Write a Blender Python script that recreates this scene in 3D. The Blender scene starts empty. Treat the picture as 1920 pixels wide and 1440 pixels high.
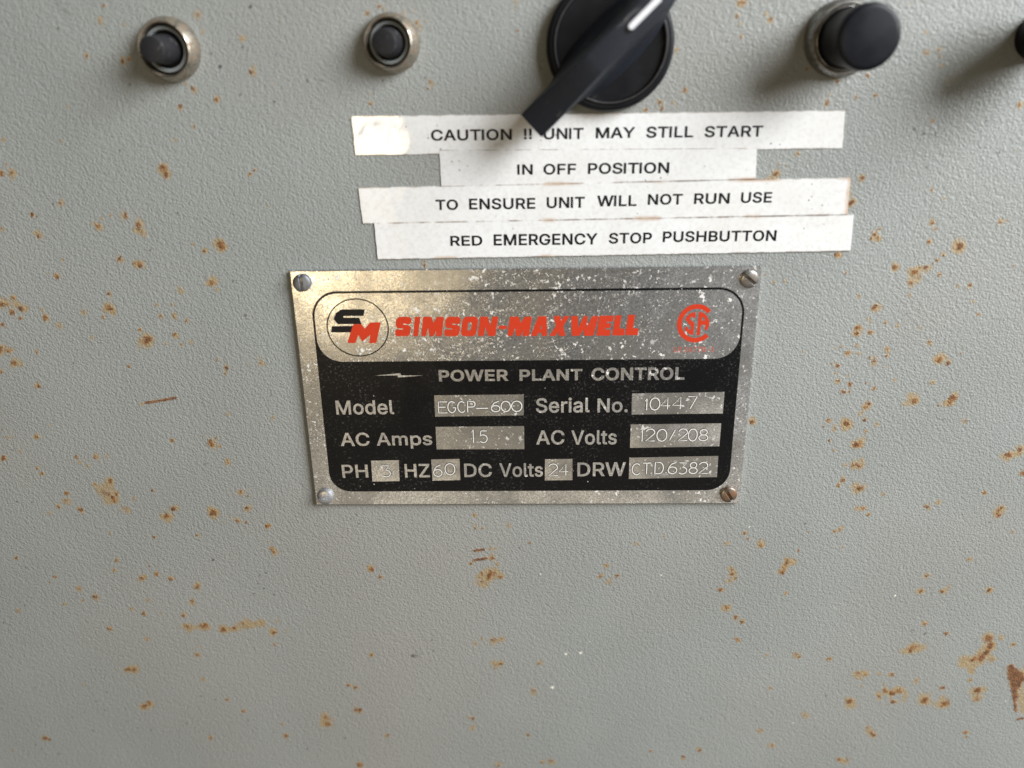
import bpy, bmesh, math, random
import numpy as np
from mathutils import Vector, Matrix
from mathutils.geometry import tessellate_polygon, delaunay_2d_cdt

SC = bpy.context.scene
COL = SC.collection
MM = 0.001
Z0 = 1.2                      # height of the name plate's centre above the floor, metres


def P(u, v, n=0.0):
    """panel millimetres (right, up, out of the panel) -> world metres"""
    return Vector((u * MM, -n * MM, Z0 + v * MM))


# ------------------------------------------------------------------ camera
cam_d = bpy.data.cameras.new('camera')
cam = bpy.data.objects.new('camera', cam_d)
COL.objects.link(cam)
SC.camera = cam
cam_d.sensor_width = 36.0
cam_d.lens = 27.04
cam_d.clip_start = 0.005
cam_d.clip_end = 50.0
ROWS = ((0.99964379, -0.01546773, -0.02174962),
        (-0.00714571, -0.94029528, 0.34028477),
        (-0.0257145, -0.34000814, -0.94007087))
ax = [Vector((r[0], -r[2], r[1])) for r in ROWS]
m = Matrix((ax[0], -ax[1], -ax[2])).transposed().to_4x4()
m.translation = P(1.5627, 64.6951, 173.7463)
cam.matrix_world = m
cam_d.dof.use_dof = True
cam_d.dof.focus_distance = 0.190
cam_d.dof.aperture_fstop = 8.0

# ------------------------------------------------------------------ light
world = bpy.data.worlds.new('World')
SC.world = world
world.use_nodes = True
wn = world.node_tree
wn.nodes.clear()


class NT:
    def __init__(self, nt):
        self.nt = nt

    def new(self, t, **kw):
        n = self.nt.nodes.new(t)
        for k, v in kw.items():
            setattr(n, k, v)
        return n

    def put(self, sock, v):
        if isinstance(v, bpy.types.NodeSocket):
            self.nt.links.new(v, sock)
        else:
            sock.default_value = v

    def math(self, op, a, b=None, c=None, clamp=False):
        n = self.new('ShaderNodeMath', operation=op, use_clamp=clamp)
        for i, v in enumerate((a, b, c)):
            if v is not None:
                self.put(n.inputs[i], v)
        return n.outputs[0]

    def mapr(self, v, a, b, c=0.0, d=1.0, smooth=True):
        n = self.new('ShaderNodeMapRange')
        n.interpolation_type = 'SMOOTHSTEP' if smooth else 'LINEAR'
        self.put(n.inputs['Value'], v)
        for k, x in zip(('From Min', 'From Max', 'To Min', 'To Max'), (a, b, c, d)):
            self.put(n.inputs[k], x)
        return n.outputs[0]

    def mix(self, f, a, b, blend='MIX'):
        n = self.new('ShaderNodeMix', data_type='RGBA', blend_type=blend)
        self.put(n.inputs[0], f)
        self.put(n.inputs[6], a if isinstance(a, bpy.types.NodeSocket) else (*a, 1))
        self.put(n.inputs[7], b if isinstance(b, bpy.types.NodeSocket) else (*b, 1))
        return n.outputs[2]

    def noise(self, vec, scale, detail=2.0, rough=0.5, dist=0.0, out=0):
        n = self.new('ShaderNodeTexNoise')
        self.put(n.inputs['Vector'], vec)
        n.inputs['Scale'].default_value = scale
        n.inputs['Detail'].default_value = detail
        n.inputs['Roughness'].default_value = rough
        n.inputs['Distortion'].default_value = dist
        return n.outputs[out]

    def voronoi(self, vec, scale, feature='F1', out='Distance', smooth=None, rnd=1.0):
        n = self.new('ShaderNodeTexVoronoi', feature=feature)
        self.put(n.inputs['Vector'], vec)
        n.inputs['Scale'].default_value = scale
        n.inputs['Randomness'].default_value = rnd
        if smooth is not None:
            n.inputs['Smoothness'].default_value = smooth
        return n.outputs[out]

    def streak(self, vec, angle, squeeze):
        """coordinates turned in the panel plane, then squeezed, for streaky noise"""
        a = self.new('ShaderNodeMapping')
        a.inputs['Rotation'].default_value = (0, angle, 0)
        self.put(a.inputs[0], vec)
        b = self.new('ShaderNodeMapping')
        b.inputs['Scale'].default_value = (1, 1, squeeze)
        self.put(b.inputs[0], a.outputs[0])
        return b.outputs[0]

    def bump(self, h, strength, dist, normal=None):
        n = self.new('ShaderNodeBump')
        self.put(n.inputs['Height'], h)
        self.put(n.inputs['Strength'], strength)
        n.inputs['Distance'].default_value = dist
        if normal is not None:
            self.put(n.inputs['Normal'], normal)
        return n.outputs[0]


# reflected background: dim base, warm ground, dark figure, added bright patch on the right
W = NT(wn)
tc = W.new('ShaderNodeTexCoord')
sep = W.new('ShaderNodeSeparateXYZ')
W.put(sep.inputs[0], tc.outputs['Generated'])
X, Y, Z = sep.outputs


def toward(slope_x, slope_z):
    v = Vector((slope_x, -1.0, slope_z)).normalized()
    n = W.new('ShaderNodeVectorMath', operation='DOT_PRODUCT')
    W.put(n.inputs[0], tc.outputs['Generated'])
    n.inputs[1].default_value = v
    return n.outputs['Value']


wnz = W.noise(tc.outputs['Generated'], 5.0, 3.0)
ground = W.mapr(W.math('ADD', Z, W.math('MULTIPLY', W.math('SUBTRACT', wnz, 0.5), 0.12)), -0.46, -0.35, 1.0, 0.0)
ground = W.math('MULTIPLY', ground, W.mapr(Z, -0.72, -0.52, 0.10, 1.0))
ground = W.math('MULTIPLY', ground, W.mapr(W.math('ABSOLUTE', X), 0.25, 0.55, 1.0, 0.12))
base = W.mix(W.mapr(X, -0.9, 0.7), (0.036, 0.029, 0.019), (0.085, 0.078, 0.064))
col = W.mix(ground, base, (0.85, 0.74, 0.57))
body = W.mapr(toward(0.06, -0.20), 0.950, 0.992)
col = W.mix(body, col, (0.055, 0.052, 0.050))
side = W.mapr(toward(0.46, -0.34), 0.955, 0.985)  # bright patch added to lighten the plate's right-hand reflections
col = W.mix(side, col, (0.46, 0.45, 0.43))
bg = W.new('ShaderNodeBackground')
W.put(bg.inputs[0], col)
bg.inputs[1].default_value = 1.0
wo = W.new('ShaderNodeOutputWorld')
wn.links.new(bg.outputs[0], wo.inputs[0])


def area(name, target, direction, dist, size, power, color):
    d = bpy.data.lights.new(name, 'AREA')
    d.shape = 'RECTANGLE'
    d.size, d.size_y = size
    d.energy = power
    d.color = color
    o = bpy.data.objects.new(name, d)
    COL.objects.link(o)
    v = Vector((direction[0], -direction[2], direction[1])).normalized()
    o.location = target + v * dist
    o.rotation_euler = v.to_track_quat('Z', 'Y').to_euler()
    return o


sky = area('open_sky_light', P(15, -20), (0.74, 0.50, 0.47), 0.95, (0.52, 0.52), 20.2, (0.98, 1.0, 1.015))
sky.data.spread = math.radians(180)
# the sunlit gap on the left that gilds the plate's corner and the label ends
area('sunlit_gap_light', P(0, 20), (-0.275, -0.106, 1.0), 1.64, (0.30, 0.40), 2.8, (1.0, 0.79, 0.48))

vs = SC.view_settings
vs.view_transform = 'Standard'
vs.look = 'None'
vs.exposure = 0.0
vs.gamma = 1.0
vs.use_curve_mapping = False
SC.cycles.use_denoising = True
SC.cycles.max_bounces = 6

# ------------------------------------------------------------------ measured data, millimetres on the panel face
SPOTS = [
    (-85.99,85.45,0.4,'r'),(-87.43,82.61,0.46,'r'),(-82.34,81.74,0.4,'l'),(-66.65,83.29,0.87,'l'),(-66.26,80.14,0.43,'l'),(-91.74,75.91,0.53,'r'),
    (-84.24,74.84,0.59,'r'),(-82.71,75.09,0.41,'r'),(-58.3,78.69,0.87,'y'),(-56.96,72.23,0.76,'r'),(-70.05,69.15,0.6,'r'),(-71.36,70.27,0.45,'l'),
    (-73.32,65.59,0.54,'r'),(-65.31,66.86,0.66,'l'),(-97.71,66.1,0.24,'r'),(-71.09,61.6,0.55,'l'),(-75.5,58.8,0.36,'l'),(-100.77,59.02,0.36,'l'),
    (-79.09,53.01,0.92,'r'),(-78.79,51.53,0.74,'r'),(-60.17,51.42,0.31,'r'),(-58.88,52.29,0.19,'r'),(-113.27,59.64,0.49,'l'),(-96.5,81.32,0.41,'d'),
    (-88.14,56.8,0.25,'d'),(-83.47,70.25,0.18,'d'),(-63.6,73.42,0.24,'d'),(-55.6,84.77,0.23,'d'),(-65.13,76.01,0.17,'d'),(-58.37,77.09,0.23,'d'),
    (-79.5,53.13,1,'l'),(-115.69,52.19,0.67,'r'),(-113.31,52.26,0.67,'r'),(-113.43,51.03,0.33,'l'),(-114.01,54.25,0.27,'r'),(-60.23,51.37,0.33,'r'),
    (-58.96,52.21,0.17,'r'),(-57.08,44.58,0.34,'l'),(-103.77,45.68,0.85,'l'),(-110.82,43.28,0.51,'r'),(-109.89,42.84,0.2,'r'),(-110.34,38.63,0.63,'r'),
    (-96.43,40.59,0.68,'r'),(-95.24,42.25,0.41,'l'),(-92.89,42.89,0.41,'l'),(-89.64,42.85,0.82,'r'),(-87.17,40.48,1.1,'r'),(-86.62,38.79,0.86,'l'),
    (-69.03,35.69,1.03,'r'),(-68.98,36.03,1.37,'l'),(-72.8,34.71,0.48,'r'),(-75.16,36.21,0.41,'l'),(-92.72,33.05,0.63,'r'),(-89.43,31.97,0.42,'r'),
    (-88.1,31.61,0.91,'r'),(-106.01,33.03,0.35,'r'),(-107.13,31.41,0.28,'l'),(-108.25,29.21,0.78,'r'),(-110.42,29.76,0.35,'l'),(-79.99,25.73,1.06,'y'),
    (-72.34,27.42,0.84,'r'),(-71.17,25.81,0.52,'l'),(-96.91,25.02,0.49,'r'),(-97.58,21.61,0.93,'r'),(-96.54,20.51,0.78,'l'),(-99.3,19.27,0.36,'r'),
    (-85.64,19.57,0.43,'r'),(-82.12,19.28,0.93,'l'),(-79.67,18.28,0.5,'r'),(-82.35,22.18,0.5,'l'),(-86.28,22.04,0.57,'l'),(-83.03,14.89,0.58,'r'),
    (-91.07,16.26,0.43,'r'),(-89.7,13.84,1.08,'r'),(-90.74,13.1,1.67,'l'),(-79.61,13.08,0.72,'y'),(-81.62,12.46,0.5,'l'),(-85.54,12.8,0.43,'l'),
    (-63.29,7.8,1.23,'y'),(-71.82,6.54,0.65,'r'),(-72.41,5.02,0.29,'r'),(-73.7,8.64,0.43,'l'),(-66.23,7.52,0.29,'l'),(-95.48,7.11,0.37,'r'),
    (-102.85,14.14,0.58,'l'),(-103.65,20.77,0.78,'l'),(-113.28,19.4,0.79,'r'),(-113.77,21.23,0.5,'l'),(-122.51,22.95,1.07,'r'),(-119.71,24.18,0.57,'r'),
    (-118.48,21.82,0.93,'r'),(-120.75,20.57,0.89,'r'),(-119.26,19.28,0.5,'r'),(-123.99,17.67,0.58,'r'),(-110.17,17.17,0.79,'l'),(-125.67,11.54,0.91,'r'),
    (-124.07,11.34,0.73,'r'),(-117.06,10.78,0.51,'r'),(-123.15,8.29,0.92,'r'),(-127.03,6.03,0.52,'r'),(-118.64,40.19,0.62,'l'),(-105.61,45.54,0.27,'d'),
    (-65.53,19.49,0.5,'d'),(-67.35,27.54,0.42,'d'),(-56.68,26.72,0.21,'d'),(-77.6,43.36,0.17,'d'),(-85.39,35.03,0.17,'d'),(-118.75,2.11,0.67,'r'),
    (-122.27,-11.16,0.6,'r'),(-129.73,-11.2,0.46,'l'),(-128.63,-11.41,0.3,'l'),(-130.61,-9.36,0.3,'r'),(-132.14,-17.19,0.84,'r'),
    (-127.46,-15.34,0.46,'l'),(-129.47,-14.91,0.23,'d'),(-113.42,-16.99,0.54,'r'),(-112.78,-18.54,0.54,'l'),(-111.07,-19.6,0.54,'l'),
    (-108.45,-17.1,1,'l'),(-105.3,-16.7,0.46,'l'),(-124.18,-19.96,0.31,'r'),(-123.29,-21.53,0.54,'r'),(-88.09,-12.59,0.53,'r'),(-78.42,-13.14,1.06,'r'),
    (-76.49,-14.17,0.38,'r'),(-80.23,-11.37,0.3,'r'),(-76.9,-11.8,0.23,'r'),(-75.11,-18.31,0.61,'r'),(-73.17,-5.5,0.59,'l'),(-62.05,-6.37,0.52,'l'),
    (-106.13,-23.86,0.78,'r'),(-110.37,-24.7,0.77,'l'),(-105.24,-27.3,0.78,'r'),(-106.31,-28.81,1.01,'r'),(-108.08,-26.85,2.34,'l'),
    (-118.03,-27.16,0.71,'r'),(-118.59,-29.41,1.18,'l'),(-121.09,-30.93,0.48,'r'),(-115.39,-31.96,0.78,'r'),(-103.57,-31.87,1.34,'l'),
    (-101,-28.61,0.63,'l'),(-95.61,-26.39,0.39,'r'),(-90.96,-31.6,0.97,'r'),(-93.31,-33.88,1.02,'r'),(-80.81,-33.04,1.01,'r'),(-80.8,-32.95,1.56,'l'),
    (-74.87,-35.35,0.7,'r'),(-72.78,-35.79,0.36,'r'),(-72.94,-26.91,0.7,'r'),(-71.16,-28.07,0.31,'r'),(-71.91,-31.67,0.7,'r'),(-78.64,-35.6,0.31,'r'),
    (-76.86,-34.15,0.39,'l'),(-67.25,-37.05,0.79,'r'),(-86.14,-39.55,0.47,'r'),(-97.62,-40.01,0.48,'r'),(-109.08,-38.95,0.56,'l'),
    (-66.86,-43.56,0.71,'r'),(-67.6,-41.52,0.31,'l'),(-135.78,-46.19,0.49,'r'),(-108.87,-47.15,0.57,'l'),(-123.89,-32.9,0.55,'l'),
    (-118.38,-8.22,0.38,'l'),(-61.78,-0.54,0.19,'d'),(-131.6,-29.5,0.2,'d'),(-127.91,-29.73,0.24,'d'),(-108.87,8,0.36,'d'),(-80.92,-19.12,0.19,'d'),
    (-83.09,-46.96,0.24,'d'),(-135.98,-46.44,0.39,'r'),(-108.75,-47.03,0.48,'l'),(-110.11,-50.33,0.77,'l'),(-100.49,-48.96,0.38,'r'),
    (-99.01,-51.45,0.72,'r'),(-103.16,-52.56,0.68,'r'),(-95.31,-52.84,0.68,'r'),(-88.57,-55.25,0.87,'r'),(-90.77,-60,0.68,'r'),(-102.63,-59.6,0.68,'l'),
    (-126.69,-52.26,0.58,'r'),(-128.61,-53.94,0.29,'r'),(-120.67,-55.91,0.97,'l'),(-120.49,-59.72,0.34,'r'),(-117.11,-58.75,0.88,'r'),
    (-126.17,-61.03,0.4,'r'),(-104.63,-63.91,0.69,'r'),(-107.8,-62.47,0.69,'l'),(-100.11,-63.9,0.29,'r'),(-93.86,-64.65,0.78,'r'),
    (-115.23,-69.05,0.6,'r'),(-105.17,-72.4,0.45,'r'),(-93.07,-68.26,1.48,'l'),(-88.58,-67.96,1.18,'r'),(-83.38,-69.42,1.08,'r'),(-80.44,-68.83,0.69,'r'),
    (-77.23,-67.66,1.76,'l'),(-72.51,-67.19,1.27,'y'),(-69.42,-69.99,0.83,'r'),(-68.27,-66.48,0.59,'l'),(-65.77,-69.4,0.49,'l'),(-69.93,-74.13,0.45,'r'),
    (-91.96,-77.59,0.7,'r'),(-91.66,-75.06,0.4,'l'),(-112.58,-82.69,0.92,'r'),(-110.8,-82.69,1.01,'r'),(-110.13,-95.85,1.03,'r'),
    (-108.61,-94.57,0.93,'r'),(-91.85,-86.02,0.71,'l'),(-126.12,-88.01,0.52,'l'),(-85.79,-93.2,0.52,'r'),(-81.77,-97.51,0.62,'r'),
    (-58.08,-102.03,1.03,'r'),(-57.86,-99.77,1.65,'l'),(-70.97,-101.91,0.36,'r'),(-70.43,-106.15,0.78,'r'),(-92.64,-107.14,0.52,'r'),
    (-141.83,-107.63,0.84,'r'),(-140.61,-108.09,0.53,'r'),(-152.56,-112.53,0.32,'r'),(-139.2,-63.06,0.89,'l'),(-66.58,-44.65,0.66,'r'),
    (-71.27,-51.75,0.38,'d'),(-69.51,-51.09,0.23,'d'),(-72.01,-54.53,0.24,'d'),(-73.56,-57.62,0.43,'d'),(-70.6,-55.93,0.24,'d'),(-68.18,-57.79,0.24,'d'),
    (-144.28,-67.03,0.25,'d'),(-140.54,-89.31,0.21,'d'),(-116.02,-101.04,0.31,'d'),(-113.87,-103.51,0.26,'d'),(-109.82,-104.27,0.32,'d'),
    (-122.05,-97.19,0.26,'d'),(-124,-94,0.26,'d'),(-120.27,-90.81,0.21,'d'),(-128.16,-97.86,0.31,'d'),(-132.23,-99.82,0.32,'d'),(-126.95,-104.7,0.31,'d'),
    (-139.14,-113.46,0.38,'d'),(-143.81,-111.66,0.27,'d'),(-145.32,-110.13,0.26,'d'),(-89.37,-93.21,0.25,'d'),(-93.28,-91.96,0.26,'d'),
    (-80.93,-100.86,0.26,'d'),(-73.93,-104.92,0.26,'d'),(-64.73,-111.15,0.32,'d'),(-98.98,-101.93,0.26,'d'),(-152.15,-96.69,0.26,'d'),
    (-138.3,-60.29,0.25,'d'),(-137.06,-61.33,0.19,'d'),(-133.98,-49.2,0.2,'d'),(-83.01,-47.07,0.24,'d'),(-13.32,-33.85,0.46,'r'),(-13.35,-37.6,0.42,'r'),
    (-11.46,-37.6,0.36,'r'),(-13.19,-36.81,0.28,'r'),(-9.23,-43.69,0.65,'l'),(-8.07,-43.79,0.37,'l'),(-9.06,-46.37,0.84,'r'),(-14.71,-48.14,0.46,'r'),
    (-7.7,-48.26,0.56,'l'),(-9.65,-51.53,1.41,'r'),(-7.32,-52.36,0.94,'r'),(-12,-51.53,1.12,'l'),(-11.6,-53.73,1.89,'l'),(-41.15,-49.97,0.94,'r'),
    (-38.97,-52.33,0.57,'r'),(0.66,-41.95,0.5,'r'),(28.49,-42.43,0.73,'y'),(35.33,-40.23,0.46,'l'),(19.4,-52.11,0.56,'r'),(23.69,-52.11,0.56,'r'),
    (20.71,-48.84,0.84,'l'),(21.78,-53.75,0.94,'l'),(-43.3,-77.53,0.59,'r'),(-14.6,-73.73,0.69,'l'),(-12.6,-72.07,0.49,'l'),(-9.2,-72.54,1.46,'l'),
    (-7.01,-72.06,0.78,'l'),(-8.92,-81.36,1.39,'l'),(-7.42,-80.57,0.59,'r'),(3.16,-80.24,0.88,'l'),(-50.5,-87.92,0.65,'r'),(-48.43,-88.47,0.7,'r'),
    (-48.63,-96.84,1.32,'r'),(-15.93,-99.43,0.71,'r'),(-15.95,-103.1,1.03,'y'),(-17.44,-98.92,0.41,'l'),(-40.75,-105.85,0.67,'r'),
    (-0.25,-105.48,0.52,'r'),(-49.79,-116.9,1.05,'r'),(-9.2,-116.94,1.05,'l'),(3.82,-115.7,0.52,'r'),(6.41,-115.28,1.25,'l'),(35.16,-111.29,0.41,'r'),
    (-4.62,-36.99,0.65,'l'),(1.63,-90.02,1.3,'l'),(6.76,-88.58,0.8,'w'),(14.39,-76.98,0.68,'w'),(10.49,-77.11,0.59,'w'),(16.75,-72.96,0.34,'w'),
    (35.09,-51.74,0.23,'w'),(23.84,-100.82,0.25,'w'),(3.49,-51.54,0.23,'w'),(-31.96,-77.81,0.59,'d'),(-29.98,-77.62,1.78,'g'),(-26.06,-76.12,0.25,'d'),
    (-1.95,-43.43,0.28,'d'),(-26.27,-72.57,0.2,'d'),(-27.81,-92.95,0.2,'d'),(22.55,-56.24,1.04,'g'),(-43.79,-33.6,0.46,'d'),(-45.28,-34.89,0.32,'d'),
    (-43.31,-36.21,0.37,'d'),(-20.16,-44.2,0.23,'d'),(-53.37,-106.91,0.47,'d'),(86.53,-34.01,0.45,'r'),(118.92,-34.26,0.97,'r'),(117.13,-36.4,0.26,'d'),
    (55.93,-39.24,0.55,'r'),(56.76,-40.91,0.41,'r'),(51.41,-42.21,0.73,'l'),(60.1,-41.71,0.91,'l'),(60.22,-43.02,0.64,'r'),(78.67,-38.77,0.45,'r'),
    (80.2,-38.47,0.81,'l'),(72.16,-38.96,0.27,'r'),(81.28,-43.33,0.45,'l'),(70.05,-44.37,0.46,'r'),(113.99,-47.09,0.81,'l'),(123.41,-38.99,0.44,'l'),
    (67.69,-47.83,1.01,'r'),(66.94,-49.44,0.92,'l'),(66.42,-51.06,0.83,'r'),(53.41,-49.96,0.69,'r'),(53.76,-51.43,0.64,'r'),(53.44,-53.23,1.02,'l'),
    (54.79,-52.68,0.46,'r'),(50.99,-56.42,0.75,'r'),(66.1,-54.71,0.27,'l'),(68.23,-57.36,0.46,'r'),(52.97,-62,0.85,'r'),(55.68,-65.11,0.66,'r'),
    (57.59,-66.54,0.76,'r'),(56.8,-72.31,0.76,'r'),(66.92,-64.2,0.37,'l'),(104.2,-52.18,0.91,'l'),(103.34,-56.71,0.73,'r'),(108.88,-56.82,0.74,'r'),
    (110.35,-56,0.82,'l'),(120.84,-56.38,0.82,'r'),(106.06,-67.06,0.65,'r'),(112.27,-70.2,0.75,'r'),(103.6,-75.84,0.77,'r'),(104.84,-74.67,1.9,'l'),
    (123.93,-71.73,1.32,'r'),(124.85,-74.05,1.13,'r'),(124.12,-76.38,1.04,'r'),(123.08,-78.44,1.05,'r'),(121,-78.74,0.95,'r'),(118.86,-78.75,1.61,'l'),
    (125.99,-78.73,1.24,'l'),(126.93,-71.44,0.94,'l'),(121.42,-82.3,1.15,'l'),(130.68,-73.75,0.61,'r'),(65.03,-77.4,0.58,'l'),(73.21,-77.38,1.15,'l'),
    (73.99,-77.97,0.39,'r'),(82.11,-78.72,0.67,'r'),(91.36,-83.89,1.74,'l'),(92.79,-83.71,0.58,'r'),(96.63,-83.58,0.68,'l'),(99.96,-83.87,0.72,'r'),
    (106.66,-85.96,0.87,'l'),(92.1,-87.53,0.49,'l'),(98.11,-87.08,0.39,'l'),(121.43,-85.48,0.53,'r'),(67.09,-88.66,0.54,'r'),(98.93,-89.33,0.98,'r'),
    (97.71,-91,0.78,'r'),(101.02,-90.25,1.17,'r'),(102.58,-89.32,0.97,'r'),(101.73,-93.33,0.78,'r'),(89.92,-93.07,0.88,'r'),(89.92,-93.07,1.67,'l'),
    (110.11,-92.24,0.88,'r'),(110.13,-92.36,2.19,'l'),(114.3,-88.24,0.77,'r'),(115.79,-94.07,0.98,'r'),(116.08,-92.96,1.95,'l'),(124.1,-88.93,0.87,'r'),
    (124.43,-92,1.07,'r'),(124.21,-89.54,1.94,'l'),(77.71,-98.13,0.99,'l'),(77.26,-97.19,0.29,'r'),(65.79,-103.61,1.01,'l'),(96.15,-102.48,0.7,'r'),
    (97.12,-104.08,0.8,'r'),(98.04,-105.23,0.69,'r'),(69.56,-108.77,1.12,'l'),(49.28,-110.87,0.61,'r'),(44.74,-113.41,0.72,'r'),(89.31,-114.03,0.81,'r'),
    (91.46,-114.22,1.22,'l'),(123.59,-103.92,0.75,'r'),(123.99,-105.52,0.39,'r'),(82.95,-91.12,0.3,'d'),(48.75,-99.23,0.25,'d'),(63.48,-94.74,0.5,'g'),
    (93.17,-109.93,0.4,'d'),(70.99,-36.53,0.36,'d'),(72.3,-36.27,0.72,'g'),(68.63,-39.63,0.36,'g'),(103.63,-70.04,1.41,'g'),(106.5,-70.32,0.47,'d'),
    (57.03,-37.37,0.19,'w'),(74.86,-100.68,0.35,'w'),(96.88,-58.2,0.18,'w'),(87.18,-70.64,0.19,'w'),(117,-72.44,0.19,'w'),(132.35,-92.76,0.25,'w'),
    (131.22,-81.08,0.66,'b'),(131.99,-82.57,0.86,'b'),(133.07,-83.16,1.05,'b'),(134.39,-83.76,1.14,'b'),(135.51,-85.26,0.86,'b'),(133.02,-85.26,0.96,'b'),
    (134.35,-87.07,1.05,'b'),(133.85,-88.9,0.68,'b'),(134.37,-90.73,0.53,'b'),(135.03,-92.57,0.39,'b'),(135.54,-94.11,0.29,'b'),(135.61,-95.66,0.2,'b'),
    (133.37,-84.66,2.4,'l'),(70.35,32.07,0.75,'r'),(72.84,28.1,0.38,'r'),(54.63,27.86,0.26,'r'),(56.73,25.97,0.39,'r'),(59.31,26.25,0.51,'l'),
    (78.68,35.35,0.83,'l'),(90.26,34.88,0.41,'r'),(97.06,33.45,0.67,'r'),(96.99,33.87,1.24,'l'),(93.8,31.88,0.33,'r'),(92.53,30.75,0.42,'r'),
    (90.53,28.93,0.76,'r'),(91.84,29.91,0.25,'d'),(88.13,28.23,0.92,'r'),(87.72,25.51,0.68,'r'),(88.72,27.15,1.44,'l'),(89.29,28.86,0.58,'l'),
    (83.67,29.01,0.59,'r'),(83.62,29.35,0.93,'l'),(93.67,27.31,0.5,'r'),(87.76,22.58,0.51,'l'),(100.93,24.85,0.51,'r'),(98.2,24.74,0.3,'r'),
    (102.47,21.1,0.38,'l'),(109.83,29.15,0.25,'r'),(76.48,22.47,0.6,'l'),(80.46,20,0.86,'r'),(104.35,17.89,0.42,'r'),(83.36,16.29,0.39,'r'),
    (86.17,15.68,0.31,'r'),(79.91,16.33,0.43,'l'),(77.27,15.08,0.87,'r'),(77.15,13.72,0.78,'r'),(80.16,13.92,0.61,'r'),(79.15,17.1,0.43,'l'),
    (77.53,10.97,0.34,'r'),(75.56,8.99,0.7,'r'),(72.48,10.09,0.35,'l'),(73.96,10.54,0.26,'r'),(78.35,8.78,0.52,'l'),(84.55,9.75,0.53,'r'),
    (84.86,8.26,0.44,'r'),(82.31,7.07,0.71,'r'),(80.88,7.92,0.35,'r'),(85.08,5.32,0.35,'r'),(94.28,11.51,0.61,'r'),(97.18,7.23,0.79,'r'),
    (97.35,7.55,1.31,'l'),(99.43,6.37,0.7,'r'),(101.82,8.68,0.26,'r'),(91.77,14.95,0.39,'l'),(72.29,6.36,0.35,'r'),(73.67,5.88,0.62,'r'),
    (73.39,3.9,0.31,'r'),(76.59,3.16,0.26,'r'),(74.3,1.99,0.44,'r'),(77.26,1.11,0.67,'r'),(75.86,-0.8,0.63,'r'),(77.19,-0.71,0.36,'r'),
    (80.99,1.42,0.23,'r'),(82.64,1.69,0.22,'r'),(83.19,0.01,0.45,'r'),(87.67,2.13,0.53,'l'),(96.41,1.44,0.71,'l'),(93.16,-3.1,0.8,'r'),
    (92.89,-2.85,1.61,'l'),(90.63,-4.05,0.53,'l'),(101.77,-2.68,0.98,'b'),(101.54,-3.89,0.8,'r'),(102.58,-2.2,1.06,'l'),(99.03,-4.35,0.4,'r'),
    (82.3,-3.75,0.72,'r'),(81.76,-4.72,0.63,'r'),(80.84,-6.18,0.63,'l'),(81.98,-7.92,0.63,'r'),(77.71,-9.13,0.91,'r'),(78.27,-8.88,1.45,'l'),
    (73.41,-8.11,0.55,'r'),(72.23,-9.59,0.32,'r'),(75.05,-10.36,0.82,'l'),(85.01,-9.17,0.72,'l'),(82.66,-11.15,0.41,'r'),(74.16,-13.46,0.46,'r'),
    (81.12,-14.92,1.01,'r'),(81.25,-14.16,1.55,'l'),(75.69,-16.16,0.32,'r'),(106.05,-8.32,0.89,'l'),(78.59,-20.12,0.56,'l'),(80.68,-20.13,0.69,'r'),
    (82.28,-20.04,1.02,'r'),(78.9,-24.29,0.65,'r'),(78.01,-25.65,0.42,'r'),(83.26,-26.57,0.75,'r'),(83.37,-26.31,1.68,'l'),(89.5,-28.34,0.56,'l'),
    (83.23,-32.17,0.42,'r'),(84.97,-32.18,0.66,'r'),(100.81,-31.8,0.75,'r'),(103.43,-30.63,0.84,'l'),(114.26,-27.91,0.75,'r'),(118.98,-32.56,0.94,'r'),
    (118.05,-17.4,1,'r'),(120.73,-17.16,0.82,'l'),(120.69,-15.89,0.73,'r'),(122.52,-22.56,0.83,'r'),(55.05,-8.34,0.82,'r'),(65.32,9.45,0.22,'r'),
    (87.8,18.27,0.3,'d'),(62.13,24.6,0.42,'g'),(54.83,6.36,0.18,'d'),(53.64,3.34,0.17,'d'),(65.82,68.47,0.4,'r'),(73.98,65.61,0.32,'r'),
    (70.14,65.24,0.32,'l'),(86.69,60.17,0.38,'r'),(73.47,48.84,0.61,'r'),(88.93,46.03,0.33,'r'),(91.86,44.33,0.4,'l'),(90.54,38.95,0.34,'r'),
    (90.05,39.32,0.71,'l'),(91.19,37.61,0.37,'r'),(90.23,34.84,0.4,'r'),(97.16,33.52,0.57,'r'),(97.19,34.1,0.97,'l'),(105.04,38.99,0.56,'r'),
    (106.42,39.12,0.39,'l'),(77.86,36.63,0.51,'r'),(78.82,35.9,0.45,'r'),(78.97,37.76,0.34,'r'),(77.27,35.77,0.34,'r'),(71.82,43.48,0.73,'r'),
    (71.56,45.43,0.39,'l'),(71.06,47.09,0.33,'l'),(93.89,31.82,0.23,'r'),(103.98,63.3,0.65,'l'),(88.9,66.84,1.6,'h'),(83,58.71,0.21,'d'),
    (85.07,57.64,0.22,'d'),(98.05,60.05,0.22,'d'),(87,50.96,0.22,'d'),(101.84,53.83,0.22,'d'),(87.78,57.73,0.22,'d'),(97.72,54.68,0.16,'d'),
    (75.67,52.86,0.33,'g'),(44.38,83.58,0.67,'r'),(45.28,83.7,0.42,'r'),(43.82,81.25,0.43,'r'),(50.87,80.43,0.61,'r'),(49.7,81.56,0.43,'l'),
    (45.13,77.32,0.34,'r'),(44.65,79.71,0.37,'l'),(49.37,83.49,0.3,'l'),(59.22,70.96,0.37,'r'),(71.88,69.59,0.56,'r'),(65.23,68.54,0.37,'l'),
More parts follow.
